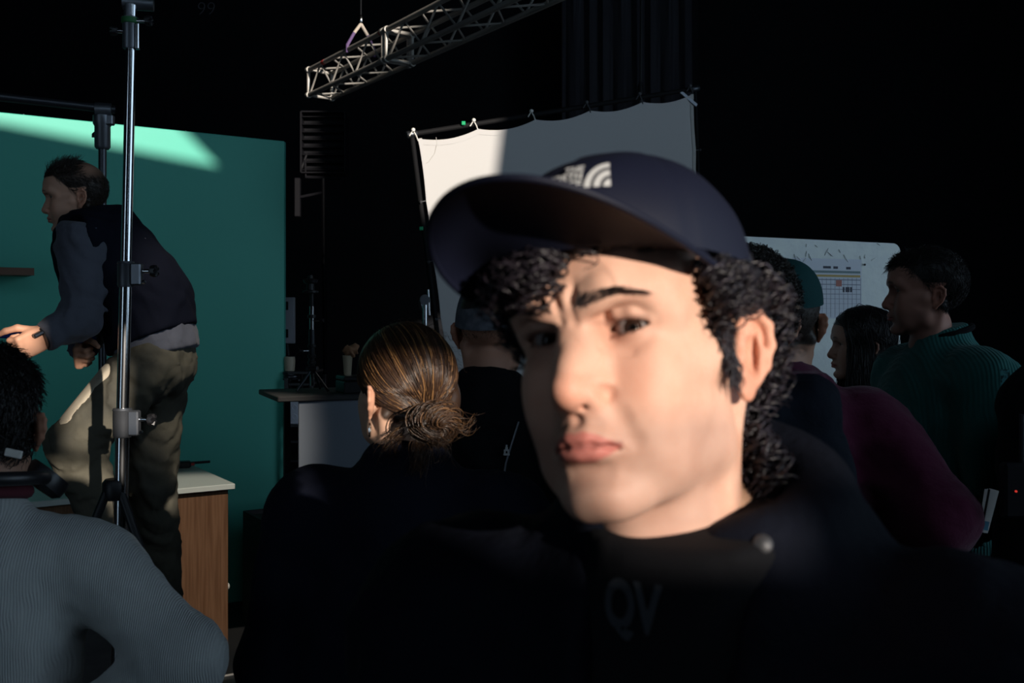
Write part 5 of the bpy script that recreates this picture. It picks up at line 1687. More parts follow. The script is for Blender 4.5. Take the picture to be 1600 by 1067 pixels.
def head_cap(P, m, brim=False, backwards=False, low=.0, button=True):
    """A soft cap on a background head."""
    mb = MB(); na, nv = 64, 16; rows = []
    for L, off in ((0, 0.0), (1, -.0018)):
        for i in range(nv + 1):
            v = .015 + (1 - .015) * i / nv
            r = []
            for k in range(na):
                az = 2 * math.pi * k / na
                p = crown_pt(az, v, off)
                back = .5 - .5 * math.cos(az)
                p.z -= low * v ** 2 * back
                sd = abs(((az + math.pi / 6) % (math.pi / 3)) - math.pi / 6) * .09 * math.sin(v * 1.57)
                if L == 0: p *= 1 - .010 * math.exp(-(sd / .002) ** 2)
                r.append(p)
            rows.append(r)
    V = [p for r in rows for p in r]; n = nv + 1; F = []
    for L in (0, 1):
        for i in range(nv):
            for k in range(na):
                a = (L * n + i) * na + k; b = (L * n + i) * na + (k + 1) % na; c = b + na; d = a + na
                F.append((a, b, c, d) if L == 0 else (d, c, b, a))
    for k in range(na):
        a = nv * na + k; b = nv * na + (k + 1) % na; F.append((a, b, b + n * na, a + n * na))
    F.append(tuple(range(na)))
    mb.add(V, F)
    mb.v = [tuple(p) for p in P['hb'](np.array(mb.v))]
    cap = mb.build('cap', m, P['root'], smooth=True)
    if brim:
        def bp(u, w):
            I = crown_pt(math.radians(62) * u, 1.0); cu = max(math.cos(math.pi / 2 * u), 0)
            T = crown_pt(math.radians(62), 1.0)
            O = Vector((.086 * math.sin(math.pi / 2 * u), T.y - (T.y + .105) * cu ** .8, .030 + .012 * cu))
            if abs(u) > .999: O = I.copy()
            return I.lerp(O, w)
        b2 = MB().sheet([[bp(-1 + i / 15, j / 8) for j in range(9)] for i in range(31)], (0, 0, -1), .003)
        b2.v = [tuple(p) for p in P['hb'](np.array(b2.v))]
        b2.build('brim', m, cap, smooth=True)
    if button:
        bt = MB().lathe([(.0005, .003), (.006, .002), (.0065, -.002)], crown_pt(0, .01), 12); bt.v = [tuple(p) for p in P['hb'](np.array(bt.v))]; bt.build('button', m, cap, smooth=True)
    return cap


rad = math.radians
def scalp_short(x, y, z):
    hl = .066 - .060 * np.clip((y - .012) / .055, 0, 1); hl = np.where(y > .088, -.055 - .02 * np.clip((y - .1) / .05, 0, 1), hl)
    near_ear = (np.abs(x) > .0745) & (z < .02)
    return np.clip((z - hl) / .006, 0, 1) * ~near_ear
def scalp_mask(V): return scalp_short(*V.T) > .5


# ---- woman with the low bun
def bun_woman():
    P = person('woman seen from behind with brown hair in a low bun and a silver hoop earring', at(636, 581, 1.72), rad(170), rad(-145), ('sweater', 'navy_cloth'), pitch=rad(-4), kind='f',
               tone=(.50, .30, .21), hair_col=(.030, .016, .010), stubble=0, slim=.98, collar='mock', top_gap=.030,
               scalp=lambda x, y, z: np.clip((z - (.062 - .078 * np.clip((y - .012) / .060, 0, 1) - .055 * np.clip((y - .095) / .03, 0, 1))) / .008, 0, 1) * ~((np.abs(x) > .0735) & (y > .075) & (y < .122) & (z < .012)))
    r = np.random.default_rng(31); n = 3600; M_ = 22
    c = np.array((0, .080, .030)); rr = np.array((.083, .105, .093))
    B0 = np.array((0.004, .176, -.040))
    # roots: front hairline, temples, above the ears and the nape
    u = r.uniform(0, 1, n); side = r.choice([-1, 1], n)
    th = np.interp(u, [0, .35, .55, .72, 1], [0, 55, 85, 120, 172]) + r.normal(0, 6, n)      # azimuth from the front
    el = np.interp(u, [0, .35, .55, .72, 1], [26, 22, -2, -26, -62]) + np.abs(r.normal(0, 16, n)) * np.where(u < .6, 1, .45)
    th, el = np.radians(th), np.radians(el)
    d0 = np.stack([side * np.sin(th) * np.cos(el), -np.cos(th) * np.cos(el), np.sin(el)], 1)
    d1 = (B0 - c) / rr; d1 = d1 / np.linalg.norm(d1); d1 = d1 + r.normal(0, .045, (n, 3)); d1 /= np.linalg.norm(d1, axis=1, keepdims=True)
    om = np.arccos(np.clip((d0 * d1).sum(1), -1, .9999))[:, None, None]; t = np.linspace(0, 1, M_)[None, :, None]
    D = (np.sin((1 - t) * om) * d0[:, None] + np.sin(t * om) * d1[:, None]) / np.sin(om)
    # lift over the top so that the sweep is arched
    lift = np.sin(math.pi * t) * r.uniform(.0, .045, (n, 1, 1)) + .015 * np.sin(t * 14 + r.uniform(0, 6, (n, 1, 1))) * .25
    pth = c + D * rr * (1.0 + lift)
    low = (D[..., 2:3] < -.25); pth = pth - np.where(low, D * rr * .05, 0)
    e = np.clip((t - .80) / .2, 0, 1); pth = pth * (1 - e) + (pth * .25 + .75 * (B0 + r.normal(0, .010, (n, 1, 3)))) * e
    pth[..., 2] -= .004 * np.sin(t[..., 0] * 3.14)
    tint = np.where(r.uniform(0, 1, (n, 1, 1)) < .22, np.array((.21, .105, .040)), np.array((.046, .023, .013))) * r.uniform(.5, 1.5, (n, 1, 1)) * np.ones((1, M_, 1))
    R = .00085 * r.uniform(.6, 1.4, (n, 1)) * np.interp(np.linspace(0, 1, M_), [0, .1, 1], [.4, 1, .9])[None]
    parts = [strands(pth, R, tint)]
    # under-volume
    f = Field((-.12, -.06, -.10), (.12, .22, .14), .004).ell(tuple(c + (0, .004, .0)), tuple(rr - .004)); f.cut((0, .020, .030), (0, -1, .25)); f.cut((0, .06, -.035), (0, -.55, -1)); 
    f.ell((.085, .094, -.030), (.030, .030, .038), .005, op='sub'); f.ell((-.074, .098, -.022), (.026, .034, .048), .012)
    v, q = f.mesh(1); parts.append((v, q, np.tile((.026, .014, .009), (len(v), 1))))
    phair(P, parts)
    # bun: looped locks
    nb = 620; M2 = 44; t = np.linspace(0, 1, M2)[None, :, None]
    ax = np.array((.15, 1.0, -.18)); ax /= np.linalg.norm(ax); e1 = np.cross(ax, (0, 0, 1)); e1 /= np.linalg.norm(e1); e2 = np.cross(ax, e1)
    bc = B0 + ax * .026
    ph = r.uniform(0, 6.28, (nb, 1, 1)); turns = r.uniform(.7, 1.5, (nb, 1, 1)); big = r.uniform(.010, .030, (nb, 1, 1)); tube = r.uniform(0, .017, (nb, 1, 1)); pt = r.uniform(0, 6.28, (nb, 1, 1))
    a = ph + turns * 6.283 * t; b = pt + 3.0 * t + a * .5
    wob = 1 + .18 * np.sin(3 * a + pt)
    pb = bc + (e1 * np.cos(a) * 1.08 + e2 * np.sin(a) * .95) * (big * wob + tube * np.cos(b)) + ax * (tube * np.sin(b) * 1.3 + (.026 - big) * .55)
    tb_ = np.where(r.uniform(0, 1, (nb, 1, 1)) < .2, np.array((.12, .060, .026)), np.array((.036, .019, .011))) * r.uniform(.5, 1.5, (nb, 1, 1)) * np.ones((1, M2, 1))
    Rb = .00095 * r.uniform(.6, 1.4, (nb, 1)) * np.interp(np.linspace(0, 1, M2), [0, .1, .9, 1], [.3, 1, 1, .3])[None]
    bun = phair(P, [strands(pb, Rb, tb_)], 'bun')
    tie = MB().tube([Vector(tuple(B0 + ax * .004 + (e1 * math.cos(q) + e2 * math.sin(q)) * .016)) for q in np.linspace(0, 6.283, 25)], .004, 8)
    tie.v = [tuple(p) for p in P['hb'](np.array(tie.v))]; tie.build('hair_tie', M['black_cloth'], bun, smooth=True)
    # loose locks at the nape and flyaways
    nl = 190; t = np.linspace(0, 1, 26)[None, :, None]
    k = r.choice(4, nl, p=[.45, .2, .15, .2])
    st = np.array(((.012, .165, -.062), (.040, .150, -.060), (-.01, .185, -.02), (.02, .18, -.05)))[k] + r.normal(0, .007, (nl, 3))
    en = np.array(((.020, .165, -.140), (.050, .120, -.120), (-.050, .225, -.045), (.0, .21, -.100)))[k] + r.normal(0, .011, (nl, 3))
    bow = np.array(((.012, .022, .0), (.02, .01, .0), (0, .02, -.02), (0, .03, 0)))[k] + r.normal(0, .006, (nl, 3))
    pl_ = st[:, None] + (en - st)[:, None] * t + bow[:, None] * np.sin(3.14 * t) + np.array((.006, .004, 0)) * np.sin(t * 8 + r.uniform(0, 6, (nl, 1, 1)))
    tl = np.where(r.uniform(0, 1, (nl, 1, 1)) < .35, np.array((.13, .068, .030)), np.array((.038, .020, .012))) * np.ones((1, 26, 1))
    nf = 130; sf = r.normal(0, 1, (nf, 3)); sf[:, 2] = np.abs(sf[:, 2]) + .2; sf /= np.linalg.norm(sf, axis=1, keepdims=True)
    base = c + sf * rr * .99; tt = np.linspace(0, 1, 26)[None, :, None]
    fl = base[:, None] + (sf * .012 + np.array((0, .035, -.005)))[:, None] * tt + sf[:, None] * .006 * np.sin(tt * 5)
    phair(P, [strands(pl_, .0006 * np.ones((nl, 1)) * np.linspace(1, .35, 26)[None], tl), strands(fl, np.full((nf, 26), .00028), np.tile((.04, .022, .014), (nf, 26, 1)))], 'loose_hair')['kind'] = 'stuff'
    # hoop
    er = P['H'] @ Vector((.0800, .094, -.060))
    h_ = MB(); Rz = Matrix.Rotation(rad(-145 + 60), 3, 'Z')
    pts = [er + Vector((0, 0, -.009)) + Rz @ Vector((.0095 * math.sin(a), 0, .0105 * math.cos(a))) - Vector(P['o3'].tolist()) for a in np.linspace(0, 6.1, 30)]
    h_.tube(pts, [.0016 + .0006 * (i % 3 == 0) for i in range(30)], 8)
    h_.build('earring', M['silver'], P['root'], smooth=True)
    return P
bun_woman()


# ---- man in the charcoal cap
def grey_cap_man():
    P = person('man seen from behind in charcoal cap and black jacket, beyond the woman with the bun', at(768, 493, 2.42), rad(160), rad(168), ('jacket', 'black_cloth'), pitch=rad(8), tone=(.42, .21, .14),
               hair_col=(.02, .016, .014), scalp=lambda x, y, z: scalp_short(x, y, z) * (z > -.012), collar='mock', top_gap=.035, wr=(.004, 17, 4))
    head_cap(P, M['grey_felt'], brim=True, low=.058)
    mk = scalp_mask(P['HV']) & (P['HV'][:, 2] < .005) & (P['HV'][:, 2] > -.03)
    phair(P, [flow_hair(P, mk, 200, 5, .008, (0, .3, -1), .1, .0005, (.018, .014, .012), 5)])
    # emblem and zip on the shoulder
    def on(px, py):
        best = None; V = P['bb'](P['tv']) + P['o3']
        sx = (V[:, 0] / V[:, 1]) * FPX + 800; sy = 501 - (V[:, 2] - CAM_Z) / V[:, 1] * FPX
        d = (sx - px) ** 2 + (sy - py) ** 2 + (V[:, 1] - V[:, 1].min()) * 400
        return Vector(V[np.argmin(d)].tolist()) - Vector(P['o3'].tolist())
    p = on(791, 702) + Vector((0, -.004, 0))
    mb = MB()
    for dx, dz, w, h in ((0, -.006, .014, .004), (-.004, 0, .004, .010), (.004, 0, .004, .010), (0, .006, .006, .008), (0, .013, .004, .005)): mb.box(p + Vector((dx, 0, dz)), (w, .002, h))
    mb.build('sleeve_logo', M['emblem'], P['top'])
    pts = [on(x, y) + Vector((0, -.004, 0)) for x, y in ((812, 655), (800, 690), (790, 722), (786, 750), (783, 775))]
    z_ = MB().tube(pts, .0022, 6).build('zipper', M['steel'], P['top'], smooth=True)
    MB().box(pts[-2] + Vector((0, -.004, 0)), (.004, .003, .022)).build('zip_pull', M['silver'], z_)
grey_cap_man()


# ---- curly man in the hooded jacket, right behind the man in the cap
def curly_man():
    P = person('man with curly dark hair and navy hooded jacket, mostly hidden behind the capped man', at(1162, 470, 1.72), rad(222), rad(196), ('hooded_jacket', 'navy_hoodie'), tone=(.46, .26, .18),
               hair_col=(.016, .012, .010), scalp=scalp_short, collar='hood', top_gap=.026, slim=.84, wr=(.004, 15, 6))
    HVm, HNm = P['HV'], P['HN']; x, y, z = HVm.T
    mk = scalp_mask(HVm)
    i = pick(mk & (z > -.02), 1900, 8)
    parts = [curls(HVm[i], HNm[i], .028, .0045, .15, .0008, M_=16, turns=(1.2, 2.4), seed=9, tint=(.028, .021, .017), clear='no')]
    phair(P, parts)
def curls_free(*a, **k): pass
_curls = curls
def curls(roots, norms, length, amp, gravity, thick, drift=None, M_=26, turns=(2.2, 4.2), seed=1, tint=(.013, .010, .014), clear=True):
    """Curls for heads without a cap."""
    r = np.random.default_rng(seed); n = len(roots); t = np.linspace(0, 1, M_)[None, :, None]
    L = (r.uniform(.7, 1.25, n) * length)[:, None, None]
    D = norms + r.normal(0, .35, (n, 3)); D /= np.linalg.norm(D, axis=1, keepdims=True)
    base = roots[:, None] + D[:, None] * L * (t * .75 - .30 * t ** 2) + np.array((0, 0, -1.0)) * L * gravity * t ** 1.7
    T = np.gradient(base, axis=1); T /= np.linalg.norm(T, axis=2, keepdims=True) + 1e-9
    U = np.cross(T, r.normal(0, 1, (n, 1, 3))); U /= np.linalg.norm(U, axis=2, keepdims=True) + 1e-9; W = np.cross(T, U)
    tn = r.uniform(*turns, n)[:, None, None]; ph = r.uniform(0, 6.28, n)[:, None, None]
    A = amp * r.uniform(.6, 1.3, n)[:, None, None] * np.clip(t * 4, 0, 1)
    Pp = base + A * (U * np.cos(tn * 6.283 * t + ph) + W * np.sin(tn * 6.283 * t + ph))
    R = thick * r.uniform(.7, 1.3, (n, 1)) * np.interp(t[0, :, 0], [0, .2, .8, 1], [.8, 1, .8, .25])[None]
    return strands(Pp, R, np.array(tint) * r.uniform(.5, 1.7, (n, 1, 1)) * np.ones((1, M_, 1)))
curly_man()


# ---- man in the green cap and maroon sweatshirt
def maroon_man():
    a = std_arms(); a[-1] = [(-.195, .012, 1.395), (-.290, .130, 1.235), (-.235, -.06, 1.09)]
    P = person('man in dark green cap and maroon sweatshirt, back turned, hand on his hip', at(1222, 476, 2.2), rad(176), rad(172), ('sweatshirt', 'maroon'), tone=(.50, .27, .18), hair_col=(.045, .034, .028),
               scalp=scalp_short, collar='roll', top_gap=.030, arms=a, hands=('fist', 'relaxed'), wr=(.0038, 13, 3), hem=.90)
    head_cap(P, M['green_cap'], brim=True, low=.018)
    mk = scalp_mask(P['HV']) & (P['HV'][:, 2] < .035)
    phair(P, [flow_hair(P, mk, 900, 5, .006, (0, .3, -1), .15, .0004, (.035, .027, .022), 4)])
maroon_man()


# ---- woman in profile
def dark_woman():
    P = person('woman in profile with long loose black hair, between maroon sweatshirt and green sweater', at(1350, 524, 3.32), rad(-45), rad(-98), ('top', 'black_cloth'), kind='f', tone=(.40, .225, .165), hair_col=(.006, .005, .006),
               scalp=scalp_short, stubble=0, slim=.9, neckline=1.47)
    r = np.random.default_rng(77); n = 2200; M_ = 24; t = np.linspace(0, 1, M_)[None, :, None]
    c = np.array((0, .082, .030)); rr = np.array((.082, .104, .094))
    az = r.uniform(-math.pi, math.pi, n); sd = np.where(az < 0, -1, 1)
    part = np.stack([np.zeros(n) + sd * .006, r.uniform(-.02, .15, n), np.zeros(n)], 1)
    d0 = (part - c) / rr; d0[:, 2] = np.sqrt(np.clip(1 - d0[:, 0] ** 2 - d0[:, 1] ** 2, .05, 1)); d0 /= np.linalg.norm(d0, axis=1, keepdims=True)
    ang = r.uniform(rad(50), rad(165), n)
    d1 = np.stack([sd * np.sin(ang) * 1.0, -np.cos(ang) * 1.0, -.35 + 0 * ang], 1); d1 /= np.linalg.norm(d1, axis=1, keepdims=True)
    om = np.arccos(np.clip((d0 * d1).sum(1), -1, .999))[:, None, None]; tt = np.clip(t / .5, 0, 1)
    D = (np.sin((1 - tt) * om) * d0[:, None] + np.sin(tt * om) * d1[:, None]) / np.sin(om)
    pth = c + D * rr * (1.03 + r.uniform(0, .07, (n, 1, 1)))
    fall = np.clip((t - .5) / .5, 0, 1)
    pth = pth + np.array((0, 0, -1)) * fall * r.uniform(.16, .28, (n, 1, 1)) + D * np.array((1, 1, 0)) * .025 * fall + .004 * np.sin(fall * 9 + r.uniform(0, 6, (n, 1, 1))) * r.normal(0, 1, (n, 1, 3))
    keep = ~((np.abs(pth[..., 0]) < .060) & (pth[..., 1] < .035) & (pth[..., 2] < .06)).any(1)
    pth = pth[keep]; k = len(pth)
    C = np.array((.0075, .006, .007)) * r.uniform(.5, 1.6, (k, 1, 1)) * np.ones((1, M_, 1))
    phair(P, [strands(pth, .0013 * np.ones((k, 1)) * np.interp(np.linspace(0, 1, M_), [0, .1, .8, 1], [.6, 1, .9, .3])[None], C)])
dark_woman()


# ---- man in the green sweater
def green_man():
    a = std_arms(); a[1] = [(.195, .012, 1.395), (.255, .01, 1.12), (.155, -.175, .985)]
    P = person('man in profile wearing a ribbed dark green sweater, sleeve pushed up, before the foam board', at(1453, 437, 2.78), rad(-82), rad(-107), ('sweater', 'green_knit'), tone=(.40, .20, .15), hair_col=(.007, .005, .005),
               scalp=scalp_short, collar='crew', top_gap=.030, arms=a, sleeve_cut=(1, .06), hem=.90, wr=(.0030, 14, 8), stubble=.45, nf=-.018, slim=.92)
    mk = scalp_mask(P['HV'])
    fl = lambda R0: np.stack([np.sign(R0[:, 0]) * .25, np.where(R0[:, 1] < .05, -.25, .35), np.where(R0[:, 2] > .07, .0, -1.0)], 1)
    parts = [flow_hair(P, mk, 2600, 3, .026, fl, .30, .0008, (.008, .006, .006))]
    fr = mk & (P['HV'][:, 1] < .03)
    parts.append(flow_hair(P, fr, 500, 4, .034, (0, -1, .45), .55, .0009, (.008, .006, .006)))
    phair(P, parts)
    ring = MB().tube([Vector((.0685 * math.sin(q), .014 - .070 * math.cos(q), 1.524 - .018 * math.cos(q))) for q in np.linspace(0, 6.283, 33)], .0085, 8)
    ring.v = [tuple(p) for p in P['bb'](np.array(ring.v))]; ring.build('neckband', M['black_cloth'], P['top'], smooth=True)
green_man()


# ---- dark figure at the frame's edge
def edge_man():
    P = person('person in black at the picture edge, beside the man in the green sweater', at(1718, 440, 2.25), rad(-150), rad(-160), ('jacket', 'black_cloth'), hair_col=(.008, .006, .006), tone=(.40, .24, .17),
               scalp=scalp_short, top_gap=.040, collar='mock', wr=(.003, 12, 2))
    phair(P, [flow_hair(P, scalp_mask(P['HV']), 1500, 6, .022, (0, .5, -.6), .3, .0009, (.008, .006, .006))])
edge_man()
pp = at(1541, 798, 2.02)
o = thing('folded_papers', 'white folded papers with a pen, held beside the green sweater hem', 'papers', tuple(pp))
for i in range(3):
    MB().box((.004 * i, .003 * i, 0), (.020, .0015, .088), Matrix.Rotation(.16 + .05 * i, 3, 'Y')).build('sheet', M['white_plastic'], o)
MB().tube([(.004, -.005, .045), (-.010, -.005, -.03)], .0022, 6).build('pen', M['black_plastic'], o)
pp = at(1531, 819, 2.01)
o = MB().box((0, 0, 0), (.036, .002, .018), Matrix.Rotation(.2, 3, 'Y'), .0).build('blue_card', mat('pale_blue_card', (.06, .22, .32), .6)); o.location = pp
tag(o, 'small blue card tucked under the white folded papers', 'card')
pp = at(1571, 614, 2.30)
o = thing('lanyard', 'teal patterned strip hanging between the green sweater and the dark figure', 'lanyard', tuple(pp))
tl_ = mat('teal_ribbon', (.10, .38, .40), .7, noise=(60, (.012, .03, .03), .45, .55))
MB().sheet([[Vector((-.011 + .0015 * math.sin(i), 0, .055 - .0125 * i)), Vector((.010 + .0015 * math.sin(i), .003, .055 - .0125 * i))] for i in range(10)], (0, 1, 0), .002).build('strip', tl_, o)
pp = at(1586, 765, 1.98)
o = thing('hand_radio', 'black handheld radio with a tiny red light at the belt of the dark figure', 'radio', tuple(pp))
MB().box((0, 0, 0), (.055, .030, .11), None, .006).build('case', M['lamp_black'], o)
MB().tube([(.015, 0, .055), (.015, 0, .15)], .006, 8).build('antenna', M['black_plastic'], o, smooth=True)
MB().lathe([(.0022, 0), (.0022, .003)], (-.006, -.015, 0), 10, Matrix.Rotation(math.pi / 2, 3, 'X')).build('light', mat('red_led', (.2, .01, .01), .5, emit=((1, .06, .04), .5)), o)


# ---- person in the grey knit at the lower left
def grey_knit():
    a = std_arms(); a[-1] = [(-.195, .012, 1.385), (-.350, .100, 1.235), (-.200, .105, 1.150)]
    P = person('person seen from behind in a ribbed grey blue sweater, hand on hip, black hair', at(-28, 627, 1.58), rad(192), rad(204), ('sweater', 'grey_knit'), tone=(.40, .22, .15), hair_col=(.007, .006, .006),
               scalp=scalp_short, collar='crew', top_gap=.020, slim=.92, arms=a, hands=('fist', 'relaxed'), hem=.86, wr=(.0036, 12, 5), res=.0075)
    phair(P, [flow_hair(P, scalp_mask(P['HV']), 3000, 6, .034, (0, .55, -.8), .35, .0010, (.008, .0065, .0065))])
    ring = MB().tube([Vector((.070 * math.sin(q), .014 - .072 * math.cos(q), 1.528 - .014 * math.cos(q))) for q in np.linspace(0, 6.283, 33)], .014, 10)
    ring.v = [tuple(p) for p in P['bb'](np.array(ring.v))]; ring.build('collar', M['burgundy'], P['top'], smooth=True)
    return P
GK = grey_knit()
hp = GK['B'] @ Vector((0, .028, 1.545))
o = thing('headphones', 'black headphones with a white tag worn around the neck of the grey sweater person', 'headphones', tuple(hp))
Rk = Matrix.Rotation(rad(192), 3, 'Z')
MB().tube([Rk @ Vector((.094 * math.sin(q), .082 * math.cos(q), .006 + .012 * math.cos(q))) for q in np.linspace(-2.2, 2.2, 25)], .011, 10).build('band', M['black_plastic'], o, smooth=True)
for s in SIDES:
    c_ = MB().lathe([(.010, .020), (.034, .018), (.038, .008), (.038, -.006), (.030, -.014), (.006, -.016)], Rk @ Vector((s * .082, -.052, -.006)), 20, (Rk @ Vector((s * .6, -.3, .7))).to_track_quat('Z', 'Y').to_matrix()).build('ear_cup', M['black_plastic'], o, smooth=True)
MB().box(at(21, 708, 1.40) - hp, (.024, .004, .011), Matrix.Rotation(.2, 3, 'Y'), .001).build('tag', M['white_plastic'], o)


# ---- the crew member stooping over the counter
def stooper():
    D_ = 3.5
    Pp = lambda px, py, dy=0.0: np.array(at(px, py, D_ + dy))
    root_l = at(235, 560, D_); root = thing('person', 'man in black vest and grey sleeves stooping with a blue tube before the teal wall', 'person', (root_l.x, root_l.y, .55))
    o3 = np.array((root_l.x, root_l.y, .55), np.float32)
    rel = lambda V: np.asarray(V, np.float32) - o3
    tone = (.52, .29, .20)
    # head
    HVm, HQm, HNm = base_head('m')
    Rh = Matrix.Rotation(rad(-72), 3, 'Z') @ Matrix.Rotation(rad(8), 3, 'X')
    sk = at(121, 292, D_); org_h = sk - Rh @ Vector((0, .08, .03)); H = Matrix.Translation(org_h) @ Rh.to_4x4()
    hc = (.022, .014, .010)
    scal = lambda x, y, z: scalp_short(x, y, z) * (1 - .55 * np.exp(-(((y - .13) / .035) ** 2 + ((z - .085) / .03) ** 2)))
    C = head_paint(HVm, tone=tone, scalp=scal, hair_col=hc, stubble=.4)
    # joints (world)
    pel, chest = Pp(245, 552), Pp(166, 402, .02)
    shl, shr = Pp(128, 372, -.15), Pp(160, 372, .19)
    ell, wrl = Pp(128, 497, -.20), Pp(66, 527, -.30)
    elr, wrr = Pp(150, 500, .22), Pp(128, 546, -.05)
    hpl, hpr = Pp(230, 570, -.085), Pp(246, 570, .085)
    knl, anl = Pp(116, 694, -.16), Pp(190, 880, -.12)
    knr, anr = Pp(236, 745, .06), Pp(252, 930, .16)
    neck0 = np.array(H @ Vector((0, .10, -.14)))
    def body(f, g, legs=True, arms=True, trunk=True):
        if trunk:
            mid = (pel + chest) / 2 + np.array((.040, 0, .030))
            f.path([tuple(pel), tuple(mid), tuple(chest)], [.130 + g, .128 + g, .145 + g], .05, flat=(1, .86, 1))
            f.path([tuple(shl), tuple((shl + shr) / 2 + (.02, 0, .03)), tuple(shr)], [.062 + g, .085 + g, .062 + g], .05)
            f.path([tuple(chest), tuple(neck0 + (.02, 0, -.035))], [.12 + g, .062 + g], .06)
        if arms:
            for p in ((shl, ell, wrl), (shr, elr, wrr)): f.path([tuple(q) for q in p], [.060 + g, .047 + g, .033 + g], .03)
        if legs:
            for p in ((hpl, knl, anl), (hpr, knr, anr)): f.path([tuple(q) for q in p], [.098 + g, .066 + g, .044 + g], .04)
        return f
    allp = np.stack([pel, chest, shl, shr, ell, wrl, elr, wrr, knl, anl, knr, anr])
    lo, hi = allp.min(0) - .25, allp.max(0) + .25
    f = body(Field(lo, hi, .016), -.014); v, q = f.mesh(1)
    parts = [(rel(head_to(HVm, H)), HQm, C), (rel(v), q, np.tile(tone, (len(v), 1)))]
    hv, hq = HANDS['fist']
    for w, el_, flip in ((wrl, ell, 1), (wrr, elr, -1)):
        d = Vector((w - el_).tolist()).normalized(); z_ = -d; x_ = Vector((0, -.2, 1)); x_ = (x_ - z_ * x_.dot(z_)).normalized(); y_ = z_.cross(x_)
        vv = hv.copy(); qq = hq
        if flip < 0: vv[:, 1] *= -1; qq = hq[:, ::-1]
        hm = Matrix.Translation(Vector(w.tolist()) - d * .012) @ Matrix((x_, y_, z_)).transposed().to_4x4()
        parts.append((rel(head_to(vv, hm)), qq, np.tile(np.array(tone) * (1.05, .98, .92), (len(vv), 1))))
    V, Q, C = join(parts); lk('body', np_mesh('body', V, Q, col=C), M['skin2'], root)
    for s in SIDES:
        V, F, C = eye_mesh((0, -1, -.2), n=14); lk('eye', np_mesh('eye', rel(head_to(V + np.array((s * EYE_C[0], EYE_C[1], 0)), H)), F, col=C), M['eye'], root)
    # sweatshirt
    f = body(Field(lo, hi, .0085), .016, legs=False); f.wrinkle(.0042, 22, 3); f.wrinkle(.0016, 60, 5)
    dn = np.array((.30, 0, -1)); f.cut(tuple(pel + (0, 0, -.015)), tuple(dn), .01)
    f.cone(tuple(neck0 + (.03, 0, -.07)), tuple(neck0 + (.004, 0, .03)), .100, .070, .03)
    f.cut(tuple(neck0 + (0, 0, .03)), (.1, 0, 1))
    for w, el_ in ((wrl, ell), (wrr, elr)):
        d = (w - el_) / np.linalg.norm(w - el_); g = f.sl(w - .12, w + .12); sl, X, Y, Z = g
        e = (X - w[0]) * d[0] + (Y - w[1]) * d[1] + (Z - w[2]) * d[2]; f.comb((-e).astype(np.float32), sl, .004, 'sub')
    v, q = f.mesh(1); lk('sweatshirt', np_mesh('sweatshirt', rel(v), q), M['slate'], root)
    # vest
    f = body(Field(lo, hi, .0085), .026, legs=False, arms=False); f.wrinkle(.0035, 20, 8)
    f.path([tuple(neck0 + (.035, 0, -.07)), tuple(neck0 + (.008, 0, .055))], [.118, .086], .03)
    for p in (shl, shr): f.ell(tuple(p + (-.028, np.sign(p[1] - D_) * .050, -.03)), (.078, .075, .115), .015, op='sub')
    f.cut(tuple(pel + (-.02, 0, .045)), (.42, 0, -1), .01); f.cut(tuple(neck0 + (0, 0, .078)), (-.25, 0, 1), .01)
    v, q = f.mesh(1); lk('vest', np_mesh('vest', rel(v), q), M['navy_cloth'], root)
    # trousers
    f = Field(lo, hi, .0085)
    f.ell(tuple(pel + (.004, 0, -.03)), (.128, .150, .125))
    for p in ((hpl, knl, anl), (hpr, knr, anr)): f.path([tuple(q) for q in p], [.110, .084, .076], .04)
    f.wrinkle(.0055, 20, 11); f.wrinkle(.0020, 55, 12)
    f.cut(tuple(pel + (0, 0, .035)), (-.30, 0, 1))
    v, q = f.mesh(1); lk('trousers', np_mesh('trousers', rel(v), q), M['khaki'], root)
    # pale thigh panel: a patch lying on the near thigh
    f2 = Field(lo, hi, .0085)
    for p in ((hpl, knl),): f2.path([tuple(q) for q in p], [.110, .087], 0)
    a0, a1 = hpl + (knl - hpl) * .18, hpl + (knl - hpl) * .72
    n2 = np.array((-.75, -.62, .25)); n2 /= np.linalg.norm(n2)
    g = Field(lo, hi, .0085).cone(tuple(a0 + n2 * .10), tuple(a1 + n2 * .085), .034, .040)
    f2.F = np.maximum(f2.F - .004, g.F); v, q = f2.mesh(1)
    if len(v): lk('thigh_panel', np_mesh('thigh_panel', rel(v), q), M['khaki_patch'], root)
    for an, kn in ((anl, knl), (anr, knr)):
        f = Field(an - .28, an + .28, .01)
        toe = an + np.array((-.155, -.02, 0)); toe[2] = an[2] - .055
        heel = an + np.array((.03, 0, -.05)); b_ = an[2] - .095
        f.cone(tuple(heel), tuple(toe), .046, .038, .02); f.cone(tuple(an), tuple(heel), .046, .046, .02); f.cut((0, 0, b_), (0, 0, -1)); f.cut((0, 0, an[2] + .02), (0, 0, 1))
        v, q = f.mesh(1); lk('shoe', np_mesh('shoe', rel(v), q), M['shoe'], root)
    # watch
    d = Vector((wrl - ell).tolist()).normalized(); R = d.to_track_quat('Z', 'Y').to_matrix()
    wt = MB().lathe([(.036, -.011), (.0385, -.010), (.0385, .010), (.036, .011)], Vector((wrl - o3).tolist()) - d * .006, 18, R).build('watch', M['black_plastic'], root, smooth=True)
    MB().box(Vector((wrl - o3).tolist()) + Vector((.0, -.034, .012)), (.030, .012, .034), R, .003).build('watch_face', M['dark_steel'], wt)
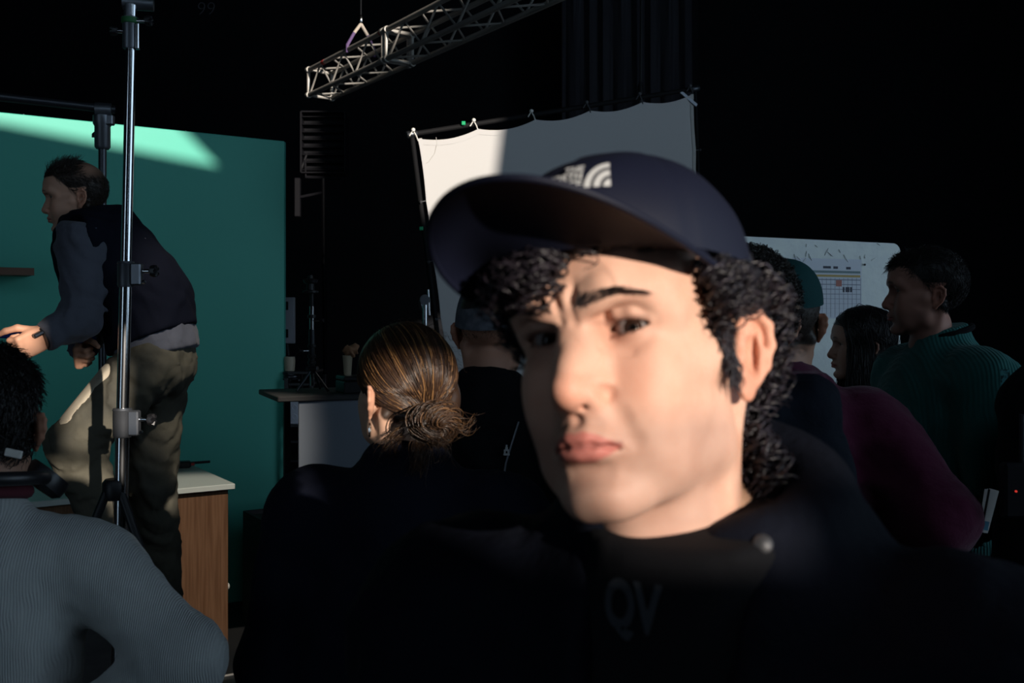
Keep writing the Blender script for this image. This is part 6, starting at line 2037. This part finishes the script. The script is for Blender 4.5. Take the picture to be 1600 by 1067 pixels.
    # hair
    P = dict(HV=HVm, HN=HNm, hb=lambda V: rel(head_to(V, H)), root=root)
    mk = scalp_mask(HVm)
    th = mk & ~((HVm[:, 1] > .10) & (HVm[:, 2] > .06))
    parts = [flow_hair(P, th, 1800, 21, .024, lambda R0: np.stack([0 * R0[:, 0], np.where(R0[:, 1] < .05, .5, .7), np.where(R0[:, 2] > .06, .3, -.6)], 1), .35, .0008, (.022, .015, .011)),
             flow_hair(P, mk & (HVm[:, 2] > .08) & (HVm[:, 1] < .09), 420, 22, .035, (0, .25, .8), .9, .0007, (.022, .015, .011))]
    phair(P, parts)
    return anl, anr, wrl, wrr
ANL, ANR, WRL, WRR = stooper()

# blue tube in his hands
b0, b1 = at(-40, 519, 3.18), at(152, 531, 3.44)
o = thing('blue_tube', 'bright blue square tube held in the hands of the stooping man', 'tube', tuple(b0))
dd = b1 - b0; Rt = dd.to_track_quat('X', 'Z').to_matrix()
MB().box(dd / 2, (dd.length, .022, .026), Rt, .003).build('tube', M['blue_gel'], o)
for t_ in (0.0, 1.0): MB().box(dd * t_, (.012, .025, .029), Rt, .003).build('end_cap', M['black_plastic'], o)

# risers under his feet
def riser(z0, z1, c, sz, label):
    t = thing('apple_box', label, 'box', (c[0], c[1], z0))
    h = z1 - z0
    MB().box((0, 0, h - .009), (sz[0], sz[1], .018), None, .002).build('lid', M['black_wood'], t)
    MB().box((0, 0, .009), (sz[0], sz[1], .018), None, .002).build('bottom', M['black_wood'], t)
    for s in SIDES:
        MB().box((s * (sz[0] / 2 - .009), 0, h / 2), (.018, sz[1], h - .036), None, .002).build('end_panel', M['black_wood'], t)
        MB().box((0, s * (sz[1] / 2 - .009), h / 2), (sz[0] - .036, .018, h - .036), None, .002).build('side_panel', M['black_wood'], t)
zR, zL = ANR[2] - .095, ANL[2] - .095
riser(0, zR, (ANR[0] - .07, ANR[1], 0), (.36, .24), 'black plywood step box under the straight leg of the stooping man')
riser(0, zL, (ANL[0] - .12, ANL[1] - .10, 0), (.36, .16), 'taller black plywood step box under the bent leg of the stooping man')
